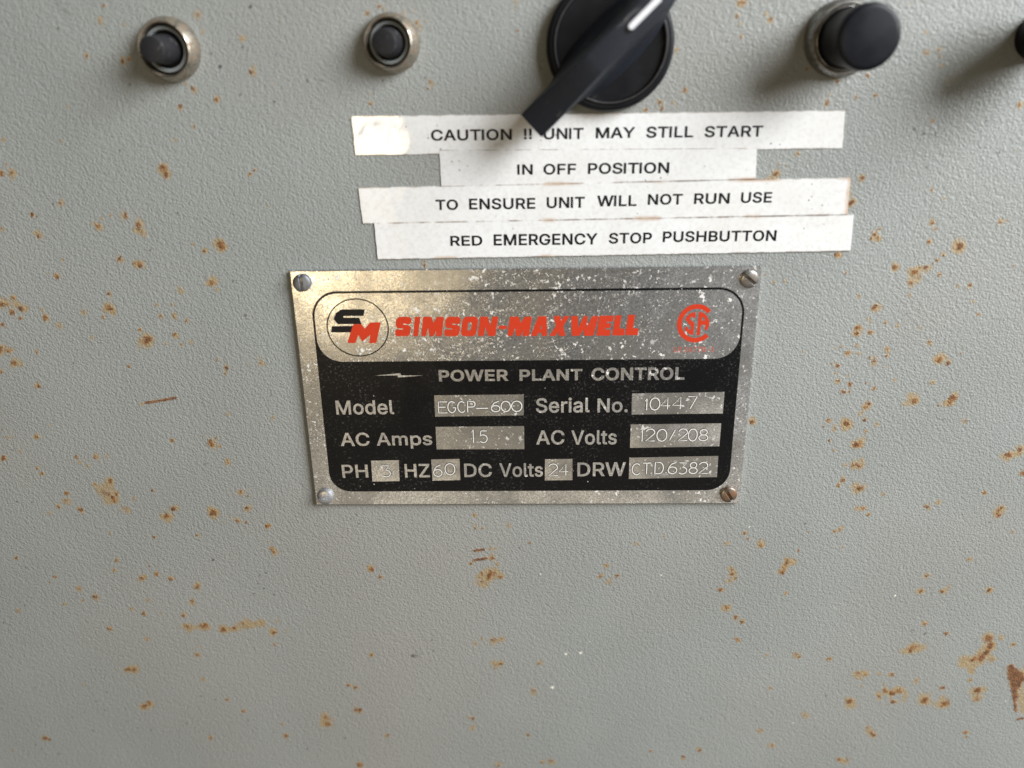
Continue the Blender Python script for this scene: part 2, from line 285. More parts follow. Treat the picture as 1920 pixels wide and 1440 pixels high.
    (64.18,64.44,0.56,'r'),(63.98,63.56,0.37,'l'),(73.99,65.62,0.25,'r'),(64.57,65.86,0.18,'r'),(82.57,77.52,0.48,'l'),(83.17,73.85,0.67,'l'),
    (85.54,74.23,0.55,'l'),(86.09,72.81,0.3,'r'),(87,71.08,0.49,'l'),(88.99,68.45,1.54,'h'),(104.16,63.23,0.68,'l'),(70,65.24,0.25,'l'),
    (78.42,82.7,0.24,'l'),(-31.52,82.97,0.44,'r'),(-28.95,84.22,0.38,'r'),(-28.02,83.83,0.34,'l'),(-23.95,83.14,0.41,'l'),(-22.16,83.24,0.27,'l'),
    (-21.47,81.05,0.39,'r'),(-21.1,80.23,0.39,'l'),(-20.86,79.6,0.25,'l'),(-19.86,81.46,0.28,'l'),(-19.3,69.7,0.43,'r'),(-18.76,69.1,0.36,'l'),
    (-19.78,68.53,0.28,'r'),(-32.6,67.67,0.31,'l'),(-31.32,67.72,0.22,'l'),(-21.74,72.6,0.22,'d'),(-29.36,70.12,0.19,'d'),(29.13,64.98,0.57,'r'),
    (29.59,63.82,0.49,'r'),(31.97,64.93,0.4,'l'),(32.62,64.06,0.25,'r'),(26.15,63.49,0.37,'r'),(34.25,67.27,0.48,'r'),(31.8,75.03,0.49,'l'),
    (31.45,74.12,0.28,'l'),(-0.8,79.23,0.28,'r'),(-1.13,84.6,0.5,'l'),(-1.63,83.28,0.29,'l'),(-65.21,66.94,0.47,'r'),(-52.74,69.81,0.22,'l'),
    (-32.3,65.59,0.29,'r'),(-49.89,81.8,0.25,'l'),(-55.67,84.67,0.2,'d'),(-63.54,73.42,0.21,'d'),(-45.38,70.43,0.18,'d'),(-42.37,70.38,0.18,'d'),
    (-51.43,75.48,0.14,'d'),(-52.98,66.33,0.14,'d'),(-60.15,67.78,0.14,'d'),(59.03,54.05,0.45,'r'),(55.39,52.03,0.41,'l'),(56.77,51.57,0.3,'l'),
    (54.71,49.86,0.6,'r'),(55.27,50.29,0.35,'r'),(53.28,49.14,0.24,'r'),(71.84,43.28,0.55,'r'),(72.52,43.86,0.3,'r'),(-22.66,31.72,0.25,'r'),
    (-22.81,31.11,0.24,'r'),(-22.59,30.61,0.24,'r'),
]
STREAKS = [([(-93.25, -2.33), (-91.77, -2.2), (-89.45, -1.8), (-87.01, -1.39), (-84.96, -0.99)], 0.45, 'b'), ([(-94.94, -2.88), (-93.28, -2.47)], 0.53, 'l'), ([(-13.93, -44.35), (-12.54, -44.19), (-11.0, -43.95)], 0.29, 'b'), ([(-14.03, -47.25), (-12.34, -46.93), (-10.37, -46.61)], 0.29, 'b'), ([(136.86, -99.13), (138.69, -98.74)], 0.26, 'b'), ([(-96.37, 86.66), (-95.25, 85.65), (-94.22, 84.24), (-93.54, 83.23)], 1.58, 'g'), ([(-89.71, 86.54), (-88.54, 85.73), (-87.67, 84.52)], 1.32, 'g'), ([(-111.73, 69.67), (-110.47, 70.08), (-109.55, 71.02)], 0.79, 'g'), ([(83.16, 58.97), (86.18, 57.63), (89.06, 57.15)], 0.66, 'g'), ([(-94.59, -68.26), (-91.84, -68.61), (-89.12, -68.25), (-87.0, -67.9)], 1.45, 'm'), ([(-84.57, -69.48), (-82.16, -69.12), (-79.45, -68.77)], 1.32, 'm'), ([(-79.01, -67.72), (-76.53, -67.89), (-73.62, -67.01), (-70.82, -67.01)], 1.58, 'm'), ([(123.49, -71.62), (124.59, -73.7), (124.21, -76.15), (123.02, -78.09), (121.04, -78.98)], 1.18, 'c'), ([(123.13, -74.92), (120.98, -78.62), (118.77, -79.87), (117.73, -80.41)], 1.84, 'm'), ([(117.73, -80.41), (121.01, -81.11), (124.39, -79.32)], 1.58, 'm'), ([(131.53, -81.44), (132.89, -83.22), (134.12, -85.02), (135.57, -86.46)], 1.58, 'b'), ([(132.25, -83.59), (133.84, -86.47), (135.08, -88.28)], 1.71, 'b'), ([(133.34, -86.83), (134.44, -90.11), (135.18, -92.32)], 1.18, 'b'), ([(134.48, -91.03), (135.19, -93.8), (136.09, -96.78)], 0.66, 'b'), ([(131.78, -81.97), (136.17, -90.11), (138.14, -97.52)], 2.11, 'm'), ([(100.47, -89.88), (102.55, -89.14), (104.91, -90.23), (104.26, -93.57)], 1.18, 'm'), ([(101.28, -76.2), (104.2, -74.79), (106.02, -73.73)], 1.58, 'm'), ([(66.0, -51.0), (67.19, -49.22), (68.12, -47.61)], 1.18, 'm')]
LABEL_QUADS = [[(-36.66, 63.14), (68.01, 62.72), (68.44, 55.06), (-36.43, 55.12)], [(-18.09, 55.97), (50.26, 55.38), (50.51, 48.93), (-17.99, 48.2)], [(-36.42, 48.22), (70.95, 48.93), (71.3, 41.06), (-35.99, 40.41)], [(-33.46, 40.44), (72.7, 40.98), (73.06, 33.04), (-33.23, 32.32)]]
LABEL_WORDS = [[('CAUTION', (-19.77, 57.87), (-2.32, 57.8), 2.26), ('!!', (0.21, 57.9), (1.99, 57.9), 2.18), ('UNIT', (4.51, 57.8), (13.05, 57.77), 2.28), ('MAY', (15.65, 57.86), (24.07, 57.83), 2.23), ('STILL', (26.41, 57.8), (36.43, 57.76), 2.28), ('START', (38.82, 57.74), (51.18, 57.69), 2.26)], [('IN', (-1.27, 50.52), (2.11, 50.51), 2.19), ('OFF', (4.44, 50.48), (11.54, 50.45), 2.25), ('POSITION', (14.1, 50.46), (31.71, 50.4), 2.3)], [('TO', (-19.47, 43.17), (-14.48, 43.16), 2.26), ('ENSURE', (-12.04, 43.2), (2.66, 43.17), 2.38), ('UNIT', (5.14, 43.28), (13.52, 43.26), 2.39), ('WILL', (16.22, 43.51), (24.92, 43.49), 2.36), ('NOT', (27.38, 43.72), (34.99, 43.7), 2.3), ('RUN', (37.5, 43.76), (45.27, 43.74), 2.3), ('USE', (47.71, 43.86), (54.46, 43.85), 2.29)], [('RED', (-16.54, 35.18), (-9.3, 35.18), 2.27), ('EMERGENCY', (-6.77, 35.16), (16.53, 35.14), 2.51), ('STOP', (19.04, 35.29), (28.66, 35.28), 2.38), ('PUSHBUTTON', (31.08, 35.48), (56.23, 35.46), 2.37)]]
HEADING_WORDS = [('POWER', (-20.59, 3.06), (-3.98, 3.09), 2.88), ('PLANT', (-1.34, 3.07), (13.55, 3.1), 2.84), ('CONTROL', (15.75, 3.03), (37.7, 3.07), 3.14)]
CAPTION_WORDS = [('Model', (-45.99, -5.31), (-31.86, -5.27), 3.65), ('Serial', (2.51, -5.15), (15.47, -5.11), 3.75), ('No.', (17.33, -5.16), (24.64, -5.13), 3.59), ('AC', (-45.7, -13.7), (-38.46, -13.67), 3.53), ('Amps', (-36.75, -13.61), (-22.99, -13.56), 3.42), ('AC', (2.53, -13.57), (9.46, -13.54), 3.77), ('Volts', (11.12, -13.64), (22.23, -13.59), 3.8), ('PH', (-46.03, -22.44), (-39.51, -22.4), 3.61), ('HZ', (-30.29, -22.4), (-24.05, -22.37), 3.71), ('DC', (-15.42, -22.37), (-8.5, -22.34), 3.72), ('Volts', (-6.65, -22.36), (4.19, -22.31), 3.75), ('DRW', (12.74, -22.29), (24.72, -22.22), 3.78)]
FIELD_QUADS = [[(-21.94, -0.46), (-0.38, -0.4), (-0.44, -5.8), (-21.95, -6.01)], [(25.49, -0.34), (47.41, -0.09), (47.43, -5.61), (25.57, -5.78)], [(-21.99, -8.7), (-0.38, -8.61), (-0.38, -14.78), (-22.04, -14.72)], [(25.49, -8.35), (47.24, -8.2), (47.26, -14.28), (25.51, -14.59)], [(-38.53, -17.72), (-31.58, -17.62), (-31.78, -23.39), (-38.61, -23.5)], [(-23.49, -17.46), (-16.46, -17.33), (-16.5, -23.19), (-23.48, -23.33)], [(4.7, -17.54), (11.46, -17.47), (11.52, -23.31), (4.63, -23.38)], [(25.46, -17.24), (47.21, -16.86), (47.28, -22.62), (25.54, -23.04)]]
ENGRAVED = [[('E', -21.0, -4.99, 2.09, 2.87), ('G', -18.73, -4.94, 1.92, 2.87), ('C', -16.33, -4.89, 1.91, 2.8), ('P', -13.95, -4.85, 1.91, 2.81), ('-', -11.92, -4.86, 2.86, 2.81), ('6', -8.22, -4.76, 2.08, 2.68), ('0', -5.84, -4.74, 2.23, 2.67), ('0', -3.31, -4.73, 2.47, 2.68)], [('1', 28.6, -4.62, 0.76, 3.0), ('0', 29.92, -4.57, 2.3, 3.1), ('4', 32.47, -4.4, 2.15, 3.07), ('4', 35.27, -4.35, 2.53, 3.1), ('7', 38.88, -4.31, 2.14, 3.12)], [('1', -13.32, -12.95, 0.73, 3.51), ('5', -11.29, -12.9, 1.96, 3.12)], [('1', 27.9, -12.86, 0.69, 3.1), ('2', 29.24, -12.7, 2.15, 3.16), ('0', 31.94, -12.78, 2.39, 3.13), ('/', 35.06, -12.57, 1.28, 2.83), ('2', 37.15, -12.62, 2.15, 3.06), ('0', 39.55, -12.76, 2.14, 3.16), ('8', 42.08, -12.71, 2.26, 2.96)], [('3', -36.09, -22.14, 2.32, 3.06)], [('6', -23.05, -22.06, 2.1, 3.15), ('0', -20.16, -21.63, 2.46, 3.05)], [('2', 5.64, -21.99, 2.2, 3.21), ('4', 8.24, -21.87, 2.2, 3.21)], [('C', 26.29, -21.85, 2.19, 3.03), ('T', 28.87, -21.69, 1.97, 3.03), ('.', 30.83, -21.43, 0.37, 2.76), ('D', 31.9, -21.57, 2.16, 3.06), ('.', 34.47, -21.38, 0.36, 2.69), ('6', 35.15, -21.59, 2.12, 3.06), ('3', 37.7, -21.67, 2.12, 3.03), ('8', 40.24, -21.58, 2.12, 3.03), ('2', 42.66, -21.55, 2.18, 3.02)]]
LOGO_S = [[(-42.43, 20.97), (-36.97, 20.92), (-37.42, 19.36), (-42.12, 19.37), (-42.16, 18.97), (-38.43, 18.93), (-38.0, 17.39), (-43.54, 17.45), (-44.42, 18.56), (-43.92, 20.03)], [(-44.97, 16.95), (-40.04, 16.97), (-40.5, 15.39), (-45.37, 15.46)]]
LOGO_M = [(-39.97, 17.36), (-38.0, 17.39), (-37.38, 16.25), (-35.95, 17.78), (-33.47, 17.75), (-34.92, 12.75), (-36.61, 12.76), (-36.19, 14.76), (-38.16, 13.13), (-39.04, 14.79), (-39.83, 12.79), (-41.75, 12.86)]
LOGO_RING = ((-38.99, 16.5), 7.3, 7.04)
BRAND = [('S', (-30.44, 14.39), (-26.88, 14.36), (-29.72, 19.05), (-26.16, 19.01)), ('I', (-26.15, 14.35), (-24.96, 14.34), (-25.44, 19.01), (-24.16, 18.99)), ('M', (-24.23, 14.34), (-19.38, 14.29), (-23.53, 19.02), (-18.7, 18.97)), ('S', (-18.88, 14.29), (-15.36, 14.26), (-18.29, 18.97), (-14.71, 18.93)), ('O', (-15.05, 14.25), (-11.4, 14.22), (-14.24, 18.96), (-10.66, 18.93)), ('N', (-10.96, 14.25), (-6.89, 14.21), (-10.26, 18.92), (-6.06, 18.88)), ('-', (-6.13, 14.2), (-4.25, 14.19), (-5.85, 18.88), (-3.95, 18.86)), ('M', (-4.03, 14.18), (1.01, 14.14), (-3.39, 18.86), (1.7, 18.81)), ('A', (1.38, 14.13), (5.2, 14.1), (1.42, 18.91), (5.2, 18.87)), ('X', (5.76, 14.13), (9.57, 14.09), (6.44, 18.92), (10.46, 18.88)), ('W', (10.82, 14.11), (16.0, 14.07), (10.77, 18.88), (17.08, 18.82)), ('E', (16.68, 14.09), (19.95, 14.06), (17.26, 18.88), (20.59, 18.85)), ('L', (20.36, 14.12), (23.1, 14.1), (20.9, 18.94), (23.49, 18.91)), ('L', (23.37, 14.16), (26.26, 14.13), (23.85, 19.01), (26.75, 18.98))]
CSA_S = [(39.27, 19.54), (39.34, 18.4), (39.04, 18.1), (38.7, 18.22), (38.62, 18.53), (38.16, 18.23), (38.13, 17.8), (39.2, 16.92), (39.09, 13.98), (38.29, 14.2), (37.34, 15.0), (36.93, 15.82), (37.51, 16.16), (37.79, 15.56), (38.41, 15.18), (38.48, 16.05), (38.15, 16.43), (37.03, 17.81), (37.47, 18.73), (38.27, 19.34)]
CSA_A = [[(40.04, 19.57), (41.01, 19.38), (41.89, 18.69), (42.5, 17.63), (42.63, 16.63), (42.5, 15.95), (42.14, 15.14), (41.49, 15.5), (41.87, 16.39), (41.33, 16.46), (40.79, 16.47), (40.65, 15.78), (40.65, 14.0), (39.87, 13.97), (39.95, 16.41)], [(40.9, 18.39), (41.33, 18.2), (41.64, 17.49), (40.76, 17.46)]]
CSA_C = [(42.68, 13.62), (42.3, 13.25), (41.87, 12.93), (41.4, 12.66), (40.92, 12.46), (40.41, 12.32), (39.89, 12.24), (39.36, 12.23), (38.84, 12.29), (38.32, 12.41), (37.83, 12.6), (37.36, 12.85), (36.92, 13.15), (36.52, 13.51), (36.17, 13.91), (35.86, 14.36), (35.61, 14.84), (35.42, 15.35), (35.28, 15.88), (35.21, 16.42), (35.2, 16.97), (35.25, 17.52), (35.36, 18.05), (35.53, 18.57), (35.76, 19.06), (36.05, 19.52), (36.38, 19.94), (36.76, 20.31), (37.17, 20.64), (37.62, 20.91), (38.1, 21.12), (38.59, 21.27), (39.1, 21.36), (39.62, 21.39), (40.14, 21.35), (40.65, 21.25), (41.14, 21.09), (41.61, 20.86), (42.05, 20.58), (42.46, 20.25), (42.82, 19.87), (42.03, 19.13), (41.75, 19.42), (41.45, 19.68), (41.11, 19.89), (40.76, 20.06), (40.38, 20.18), (40.0, 20.26), (39.61, 20.29), (39.22, 20.27), (38.83, 20.2), (38.45, 20.08), (38.09, 19.92), (37.75, 19.72), (37.44, 19.47), (37.15, 19.18), (36.9, 18.87), (36.69, 18.52), (36.52, 18.15), (36.39, 17.76), (36.3, 17.35), (36.27, 16.94), (36.27, 16.53), (36.33, 16.12), (36.43, 15.72), (36.58, 15.34), (36.77, 14.97), (37.0, 14.64), (37.27, 14.33), (37.57, 14.06), (37.9, 13.83), (38.26, 13.65), (38.63, 13.51), (39.01, 13.41), (39.41, 13.37), (39.81, 13.38), (40.2, 13.43), (40.58, 13.54), (40.95, 13.69), (41.3, 13.89), (41.62, 14.13), (41.92, 14.41)]
CSA_TEXT = ('LR 16778-1', (34.79, 9.95), (44.26, 9.87), 1.28)
BOLT = [(-35.96, 4.66), (-29.74, 5.23), (-29.57, 4.67), (-24.27, 4.63), (-30.34, 4.15), (-30.45, 4.68)]
SCREWS = [(-50.85, 27.33), (50.69, 27.17), (50.42, -27.29), (-50.91, -27.57)]
TYPE = {   # sans-serif letter outlines: advance, loops in hundredths of the cap height
    '!': (0.385,[[(27,16),(24,17),(22,17),(20,17),(18,16),(16,14),(14,12),(13,10),(13,8),(13,6),(14,4),(16,2),(18,0),(20,-1),(22,-1),(24,-1),(27,0),(28,2),(30,4),(31,6),(31,8),(31,10),(30,12),(28,14)],[(15,100),(16,32),(28,32),(29,100)]]),
    '-': (0.891,[[(25,37),(69,37),(69,48),(25,48)]]),
    '.': (0.369,[[(31,8),(30,10),(29,13),(28,14),(26,16),(24,17),(22,17),(19,17),(17,16),(15,14),(14,13),(13,10),(13,8),(13,6),(14,4),(15,2),(17,0),(19,-1),(22,-1),(24,-1),(26,0),(28,2),(29,4),(30,6)]]),
    '1': (0.891,[[(57,11),(57,100),(42,100),(20,84),(20,70),(44,88),(45,88),(45,11),(18,11),(18,0),(80,0),(80,11)]]),
    '6': (0.891,[[(72,10),(75,14),(77,19),(79,25),(79,31),(79,37),(78,42),(75,47),(73,51),(69,55),(65,58),(60,60),(55,61),(49,62),(46,62),(44,61),(41,60),(37,58),(66,100),(52,100),(30,67),(25,59),(21,53),(18,47),(17,42),(16,37),(15,32),(16,26),(17,20),(19,15),(23,10),(26,6),(31,3),(36,1),(41,-1),(47,-1),(53,-1),(59,1),(64,3),(68,6)],[(63,45),(65,42),(66,39),(67,35),(67,31),(67,27),(66,23),(65,20),(63,17),(60,14),(58,12),(54,11),(51,10),(47,10),(44,10),(40,11),(37,12),(34,14),(32,17),(30,20),(29,23),(28,27),(27,31),(28,35),(29,39),(30,42),(32,45),(34,47),(37,49),(40,51),(44,52),(47,52),(51,52),(54,51),(58,49),(60,47)]]),
    '7': (0.891,[[(22,0),(35,0),(80,88),(80,100),(15,100),(15,89),(66,89),(66,88)]]),
    '8': (0.891,[[(26,24),(25,27),(26,31),(27,34),(28,37),(30,40),(33,42),(36,44),(40,45),(43,46),(47,46),(51,46),(55,45),(58,44),(61,42),(64,40),(66,37),(68,34),(69,31),(69,27),(69,24),(68,21),(66,18),(64,16),(62,13),(59,12),(55,11),(52,10),(47,10),(43,10),(39,11),(36,12),(33,13),(30,16),(28,18),(27,21)],[(29,51),(26,50),(23,47),(20,45),(18,42),(16,38),(14,35),(13,31),(13,27),(13,21),(15,17),(17,12),(21,8),(25,5),(29,2),(35,0),(41,-1),(47,-1),(54,-1),(60,0),(65,2),(70,5),(74,8),(77,12),(80,17),(81,21),(82,27),(81,31),(80,35),(79,38),(77,42),(75,45),(72,47),(69,50),(65,51),(62,52),(66,54),(70,57),(73,61),(76,65),(77,70),(78,75),(77,80),(76,84),(74,88),(71,92),(67,95),(63,98),(58,100),(53,101),(47,101),(42,101),(36,100),(31,98),(27,95),(24,92),(21,88),(18,84),(17,80),(17,75),(17,70),(19,65),(21,61),(24,57),(28,54),(33,52)],[(30,80),(31,83),(33,85),(35,87),(38,88),(41,89),(44,90),(47,90),(51,90),(54,89),(57,88),(59,87),(62,85),(63,83),(65,80),(65,77),(66,74),(65,71),(65,68),(63,65),(61,63),(59,61),(57,59),(54,58),(51,57),(47,57),(44,57),(41,58),(38,59),(35,61),(33,63),(31,65),(30,68),(29,71),(29,74),(29,77)]]),
    'A': (0.943,[[(40,59),(50,90),(59,59),(67,39),(33,39)],[(71,28),(80,0),(94,0),(57,100),(42,100),(6,0),(20,0),(29,28)]]),
    'B': (0.897,[[(51,11),(27,11),(27,45),(52,45),(56,45),(60,44),(63,43),(66,41),(68,39),(70,36),(72,33),(72,30),(73,27),(72,23),(70,19),(68,16),(64,13),(58,12)],[(70,55),(73,56),(75,58),(77,60),(79,63),(80,66),(81,69),(81,73),(81,78),(80,83),(78,87),(75,91),(72,94),(67,96),(62,98),(57,100),(50,100),(15,100),(15,0),(51,0),(59,0),(65,2),(71,4),(75,6),(79,9),(81,13),(83,17),(85,22),(85,27),(85,32),(84,36),(82,40),(80,43),(77,46),(74,48),(71,50),(68,51),(65,52),(68,53)],[(50,89),(56,88),(61,87),(64,84),(67,81),(68,77),(69,73),(69,70),(68,67),(66,64),(64,62),(62,60),(59,58),(56,57),(53,56),(50,56),(27,56),(27,89)]]),
    'C': (1.003,[[(62,89),(65,88),(68,87),(70,86),(73,84),(75,82),(78,80),(79,78),(81,75),(82,72),(83,68),(96,68),(95,73),(93,78),(91,82),(88,86),(85,90),(82,93),(78,95),(74,97),(70,99),(65,100),(60,101),(55,101),(47,101),(39,99),(32,95),(26,90),(21,84),(17,77),(13,69),(11,60),(11,50),(11,40),(13,31),(17,23),(21,16),(26,10),(32,5),(39,1),(47,-1),(55,-1),(60,-1),(65,0),(70,1),(74,3),(78,5),(82,7),(85,11),(88,14),(91,18),(93,22),(95,27),(96,32),(83,32),(82,28),(81,25),(79,22),(78,20),(75,18),(73,16),(70,14),(68,13),(65,12),(62,11),(59,11),(55,10),(49,11),(44,12),(39,15),(34,19),(31,23),(27,28),(25,35),(24,42),(23,50),(24,58),(25,65),(27,72),(31,77),(34,81),(39,85),(44,88),(49,89),(55,90),(59,89)]]),
    'D': (0.987,[[(55,1),(64,3),(72,6),(78,11),(84,16),(88,23),(91,31),(93,40),(94,50),(93,60),(91,69),(88,77),(84,84),(78,89),(72,94),(65,97),(56,99),(47,100),(15,100),(15,0),(46,0)],[(66,84),(70,81),(74,76),(77,71),(80,65),(81,58),(81,50),(81,42),(80,36),(77,29),(74,24),(70,19),(65,16),(59,13),(53,12),(45,11),(27,11),(27,89),(46,89),(54,88),(60,87)]]),
    'E': (0.823,[[(27,89),(76,89),(76,100),(15,100),(15,0),(77,0),(77,11),(27,11),(27,45),(73,45),(73,56),(27,56)]]),
    'F': (0.806,[[(27,89),(75,89),(75,100),(15,100),(15,0),(27,0),(27,43),(71,43),(71,55),(27,55)]]),
    'G': (1.023,[[(62,89),(65,88),(68,87),(70,86),(73,84),(75,82),(77,80),(79,77),(81,75),(82,72),(83,69),(96,69),(95,73),(93,78),(91,82),(89,86),(85,89),(82,92),(78,95),(74,97),(70,99),(65,100),(60,101),(55,101),(47,101),(39,99),(32,95),(26,90),(21,84),(16,77),(13,69),(11,60),(11,50),(11,40),(13,31),(16,23),(21,16),(26,10),(32,5),(39,1),(47,-1),(56,-1),(63,-1),(70,1),(77,4),(83,8),(87,12),(91,18),(94,24),(96,31),(97,39),(97,50),(58,50),(58,39),(84,39),(84,34),(83,29),(81,24),(78,20),(75,17),(71,14),(66,12),(61,11),(56,10),(50,11),(44,12),(39,15),(34,19),(31,23),(27,28),(25,35),(24,42),(23,50),(24,58),(25,65),(27,72),(31,77),(34,81),(39,85),(44,88),(49,89),(55,90),(58,89)]]),
    'H': (1.016,[[(80,57),(27,57),(27,100),(15,100),(15,0),(27,0),(27,46),(80,46),(80,0),(93,0),(93,100),(80,100)]]),
    'I': (0.3,[[(8,0),(20,0),(20,100),(8,100)]]),
    'L': (0.772,[[(27,100),(15,100),(15,0),(74,0),(74,11),(27,11)]]),
    'M': (1.235,[[(27,0),(27,57),(26,86),(31,71),(34,63),(36,57),(59,0),(70,0),(92,57),(95,63),(98,71),(102,86),(102,57),(102,0),(114,0),(114,100),(96,100),(72,37),(70,31),(65,14),(62,24),(59,31),(57,37),(33,100),(15,100),(15,0)]]),
    'N': (1.029,[[(26,84),(43,57),(79,0),(94,0),(94,100),(81,100),(81,38),(82,15),(70,36),(30,100),(15,100),(15,0),(27,0),(27,57),(27,64)]]),
    'O': (1.048,[[(80,23),(76,18),(72,15),(66,12),(61,11),(55,10),(49,11),(44,12),(39,15),(34,18),(31,23),(27,28),(25,35),(24,42),(23,50),(24,58),(25,65),(27,72),(31,77),(34,82),(39,85),(44,88),(49,89),(55,90),(61,89),(66,88),(72,85),(76,82),(80,77),(83,72),(85,65),(87,58),(87,50),(87,42),(85,35),(83,28)],[(55,101),(47,101),(39,99),(32,95),(26,90),(21,84),(17,77),(13,69),(11,60),(11,50),(11,40),(13,31),(17,23),(21,16),(26,10),(32,5),(39,1),(47,-1),(55,-1),(64,-1),(71,1),(78,5),(84,10),(90,16),(94,23),(97,31),(99,40),(100,50),(99,60),(97,69),(94,77),(90,84),(84,90),(78,95),(71,99),(64,101)]]),
    'P': (0.874,[[(48,89),(53,89),(58,88),(61,86),(64,84),(66,82),(68,79),(70,76),(70,72),(71,68),(70,65),(70,61),(68,58),(66,55),(64,52),(61,50),(58,49),(53,48),(49,48),(27,48),(27,89)],[(63,38),(68,41),(73,44),(77,48),(79,52),(81,57),(83,63),(83,68),(83,74),(81,79),(79,84),(77,89),(73,93),(68,96),(63,98),(56,100),(49,100),(15,100),(15,0),(27,0),(27,37),(49,37),(56,37)]]),
    'R': (0.883,[[(49,89),(53,89),(58,88),(61,86),(64,85),(67,82),(68,80),(70,76),(70,73),(71,69),(70,65),(70,62),(68,59),(67,56),(64,54),(61,52),(58,51),(54,50),(49,50),(27,50),(27,89)],[(80,53),(82,58),(83,63),(83,69),(83,75),(82,80),(80,85),(77,89),(73,93),(68,96),(63,98),(56,100),(49,100),(15,100),(15,0),(27,0),(27,39),(49,39),(51,39),(72,0),(87,0),(64,41),(68,43),(73,46),(77,49)]]),
    'S': (0.878,[[(78,42),(76,44),(73,47),(70,49),(67,50),(36,61),(33,62),(31,64),(29,66),(27,68),(26,71),(25,74),(26,77),(27,80),(28,82),(30,85),(33,86),(36,88),(39,89),(43,90),(47,90),(53,90),(58,88),(62,86),(66,83),(68,79),(69,74),(82,74),(81,79),(79,84),(77,88),(74,92),(70,95),(65,98),(60,100),(54,101),(47,101),(41,101),(35,100),(30,98),(25,95),(21,92),(18,88),(15,84),(14,79),(13,73),(14,67),(16,61),(20,57),(25,53),(31,50),(39,47),(61,40),(64,39),(66,37),(68,35),(70,33),(70,30),(71,27),(70,24),(69,21),(68,18),(65,16),(62,14),(59,12),(55,11),(51,10),(47,10),(43,10),(39,10),(36,12),(32,13),(29,15),(27,17),(25,20),(24,23),(23,27),(10,27),(11,21),(13,16),(15,12),(19,8),(23,5),(28,2),(34,0),(40,-1),(47,-2),(54,-1),(61,0),(66,2),(71,5),(75,8),(79,12),(81,17),(83,22),(83,27),(83,32),(82,35),(80,39)]]),
    'T': (0.882,[[(9,89),(41,89),(41,0),(53,0),(53,89),(85,89),(85,100),(9,100)]]),
    'U': (1.017,[[(61,-1),(68,0),(74,3),(80,6),(84,11),(88,16),(91,21),(92,27),(93,34),(93,100),(80,100),(80,35),(80,30),(79,26),(77,22),(74,19),(71,16),(68,13),(64,12),(59,10),(54,10),(48,10),(44,12),(40,13),(36,16),(33,19),(30,22),(29,26),(28,30),(27,35),(27,100),(15,100),(15,34),(15,27),(17,21),(19,16),(23,11),(28,6),(33,3),(39,0),(46,-1),(54,-2)]]),
    'V': (0.943,[[(94,100),(80,100),(60,41),(50,10),(41,41),(19,100),(6,100),(43,0),(57,0)]]),
    'W': (1.349,[[(75,63),(92,0),(107,0),(134,100),(121,100),(106,39),(100,12),(94,39),(77,100),(63,100),(47,39),(41,12),(35,39),(19,100),(6,100),(33,0),(48,0),(65,63),(70,86)]]),
    'Y': (0.928,[[(78,100),(58,68),(49,52),(41,68),(21,100),(6,100),(43,41),(43,0),(55,0),(55,41),(92,100)]]),
    'Z': (0.862,[[(81,100),(11,100),(11,89),(66,89),(57,76),(11,9),(11,0),(81,0),(81,11),(25,11),(36,25),(81,91)]]),
    'a': (0.765,[[(57,37),(57,27),(57,24),(56,21),(55,18),(53,16),(50,13),(48,12),(44,10),(41,9),(36,9),(33,9),(31,10),(28,10),(26,11),(24,13),(23,14),(22,16),(21,18),(21,21),(21,23),(22,26),(23,27),(25,29),(27,30)],[(24,41),(21,39),(18,38),(15,36),(13,34),(11,32),(10,29),(9,25),(9,21),(9,17),(10,12),(12,9),(15,6),(18,3),(21,1),(25,0),(30,-1),(34,-2),(38,-1),(42,-1),(45,0),(48,2),(50,3),(52,5),(56,10),(57,10),(57,0),(69,0),(69,49),(69,55),(68,59),(66,63),(64,66),(62,69),(59,71),(56,72),(53,74),(50,75),(41,76),(37,75),(33,75),(29,74),(25,72),(22,70),(18,68),(15,65),(13,61),(11,57),(22,54),(28,61),(30,62),(32,63),(35,64),(38,65),(41,65),(45,65),(47,64),(50,63),(52,62),(54,60),(55,58),(56,56),(57,53),(57,48),(56,47),(49,45),(38,43)]]),
    'd': (0.834,[[(49,-1),(52,1),(55,2),(57,4),(63,12),(64,12),(64,0),(76,0),(76,100),(64,100),(64,63),(63,63),(57,70),(55,72),(53,73),(49,75),(46,75),(41,76),(35,75),(30,73),(25,71),(20,67),(17,63),(14,58),(11,51),(10,45),(10,37),(10,30),(11,23),(14,17),(17,11),(20,7),(25,3),(30,1),(35,-1),(41,-2),(46,-1)],[(39,10),(35,11),(31,13),(28,16),(26,19),(24,23),(23,27),(22,32),(22,37),(22,42),(23,47),(24,51),(26,55),(28,59),(31,61),(35,63),(39,64),(43,65),(47,64),(51,63),(55,61),(57,59),(60,55),(62,52),(63,47),(64,43),(64,37),(64,32),(63,27),(62,23),(60,19),(57,15),(55,13),(51,11),(47,10),(43,9)]]),
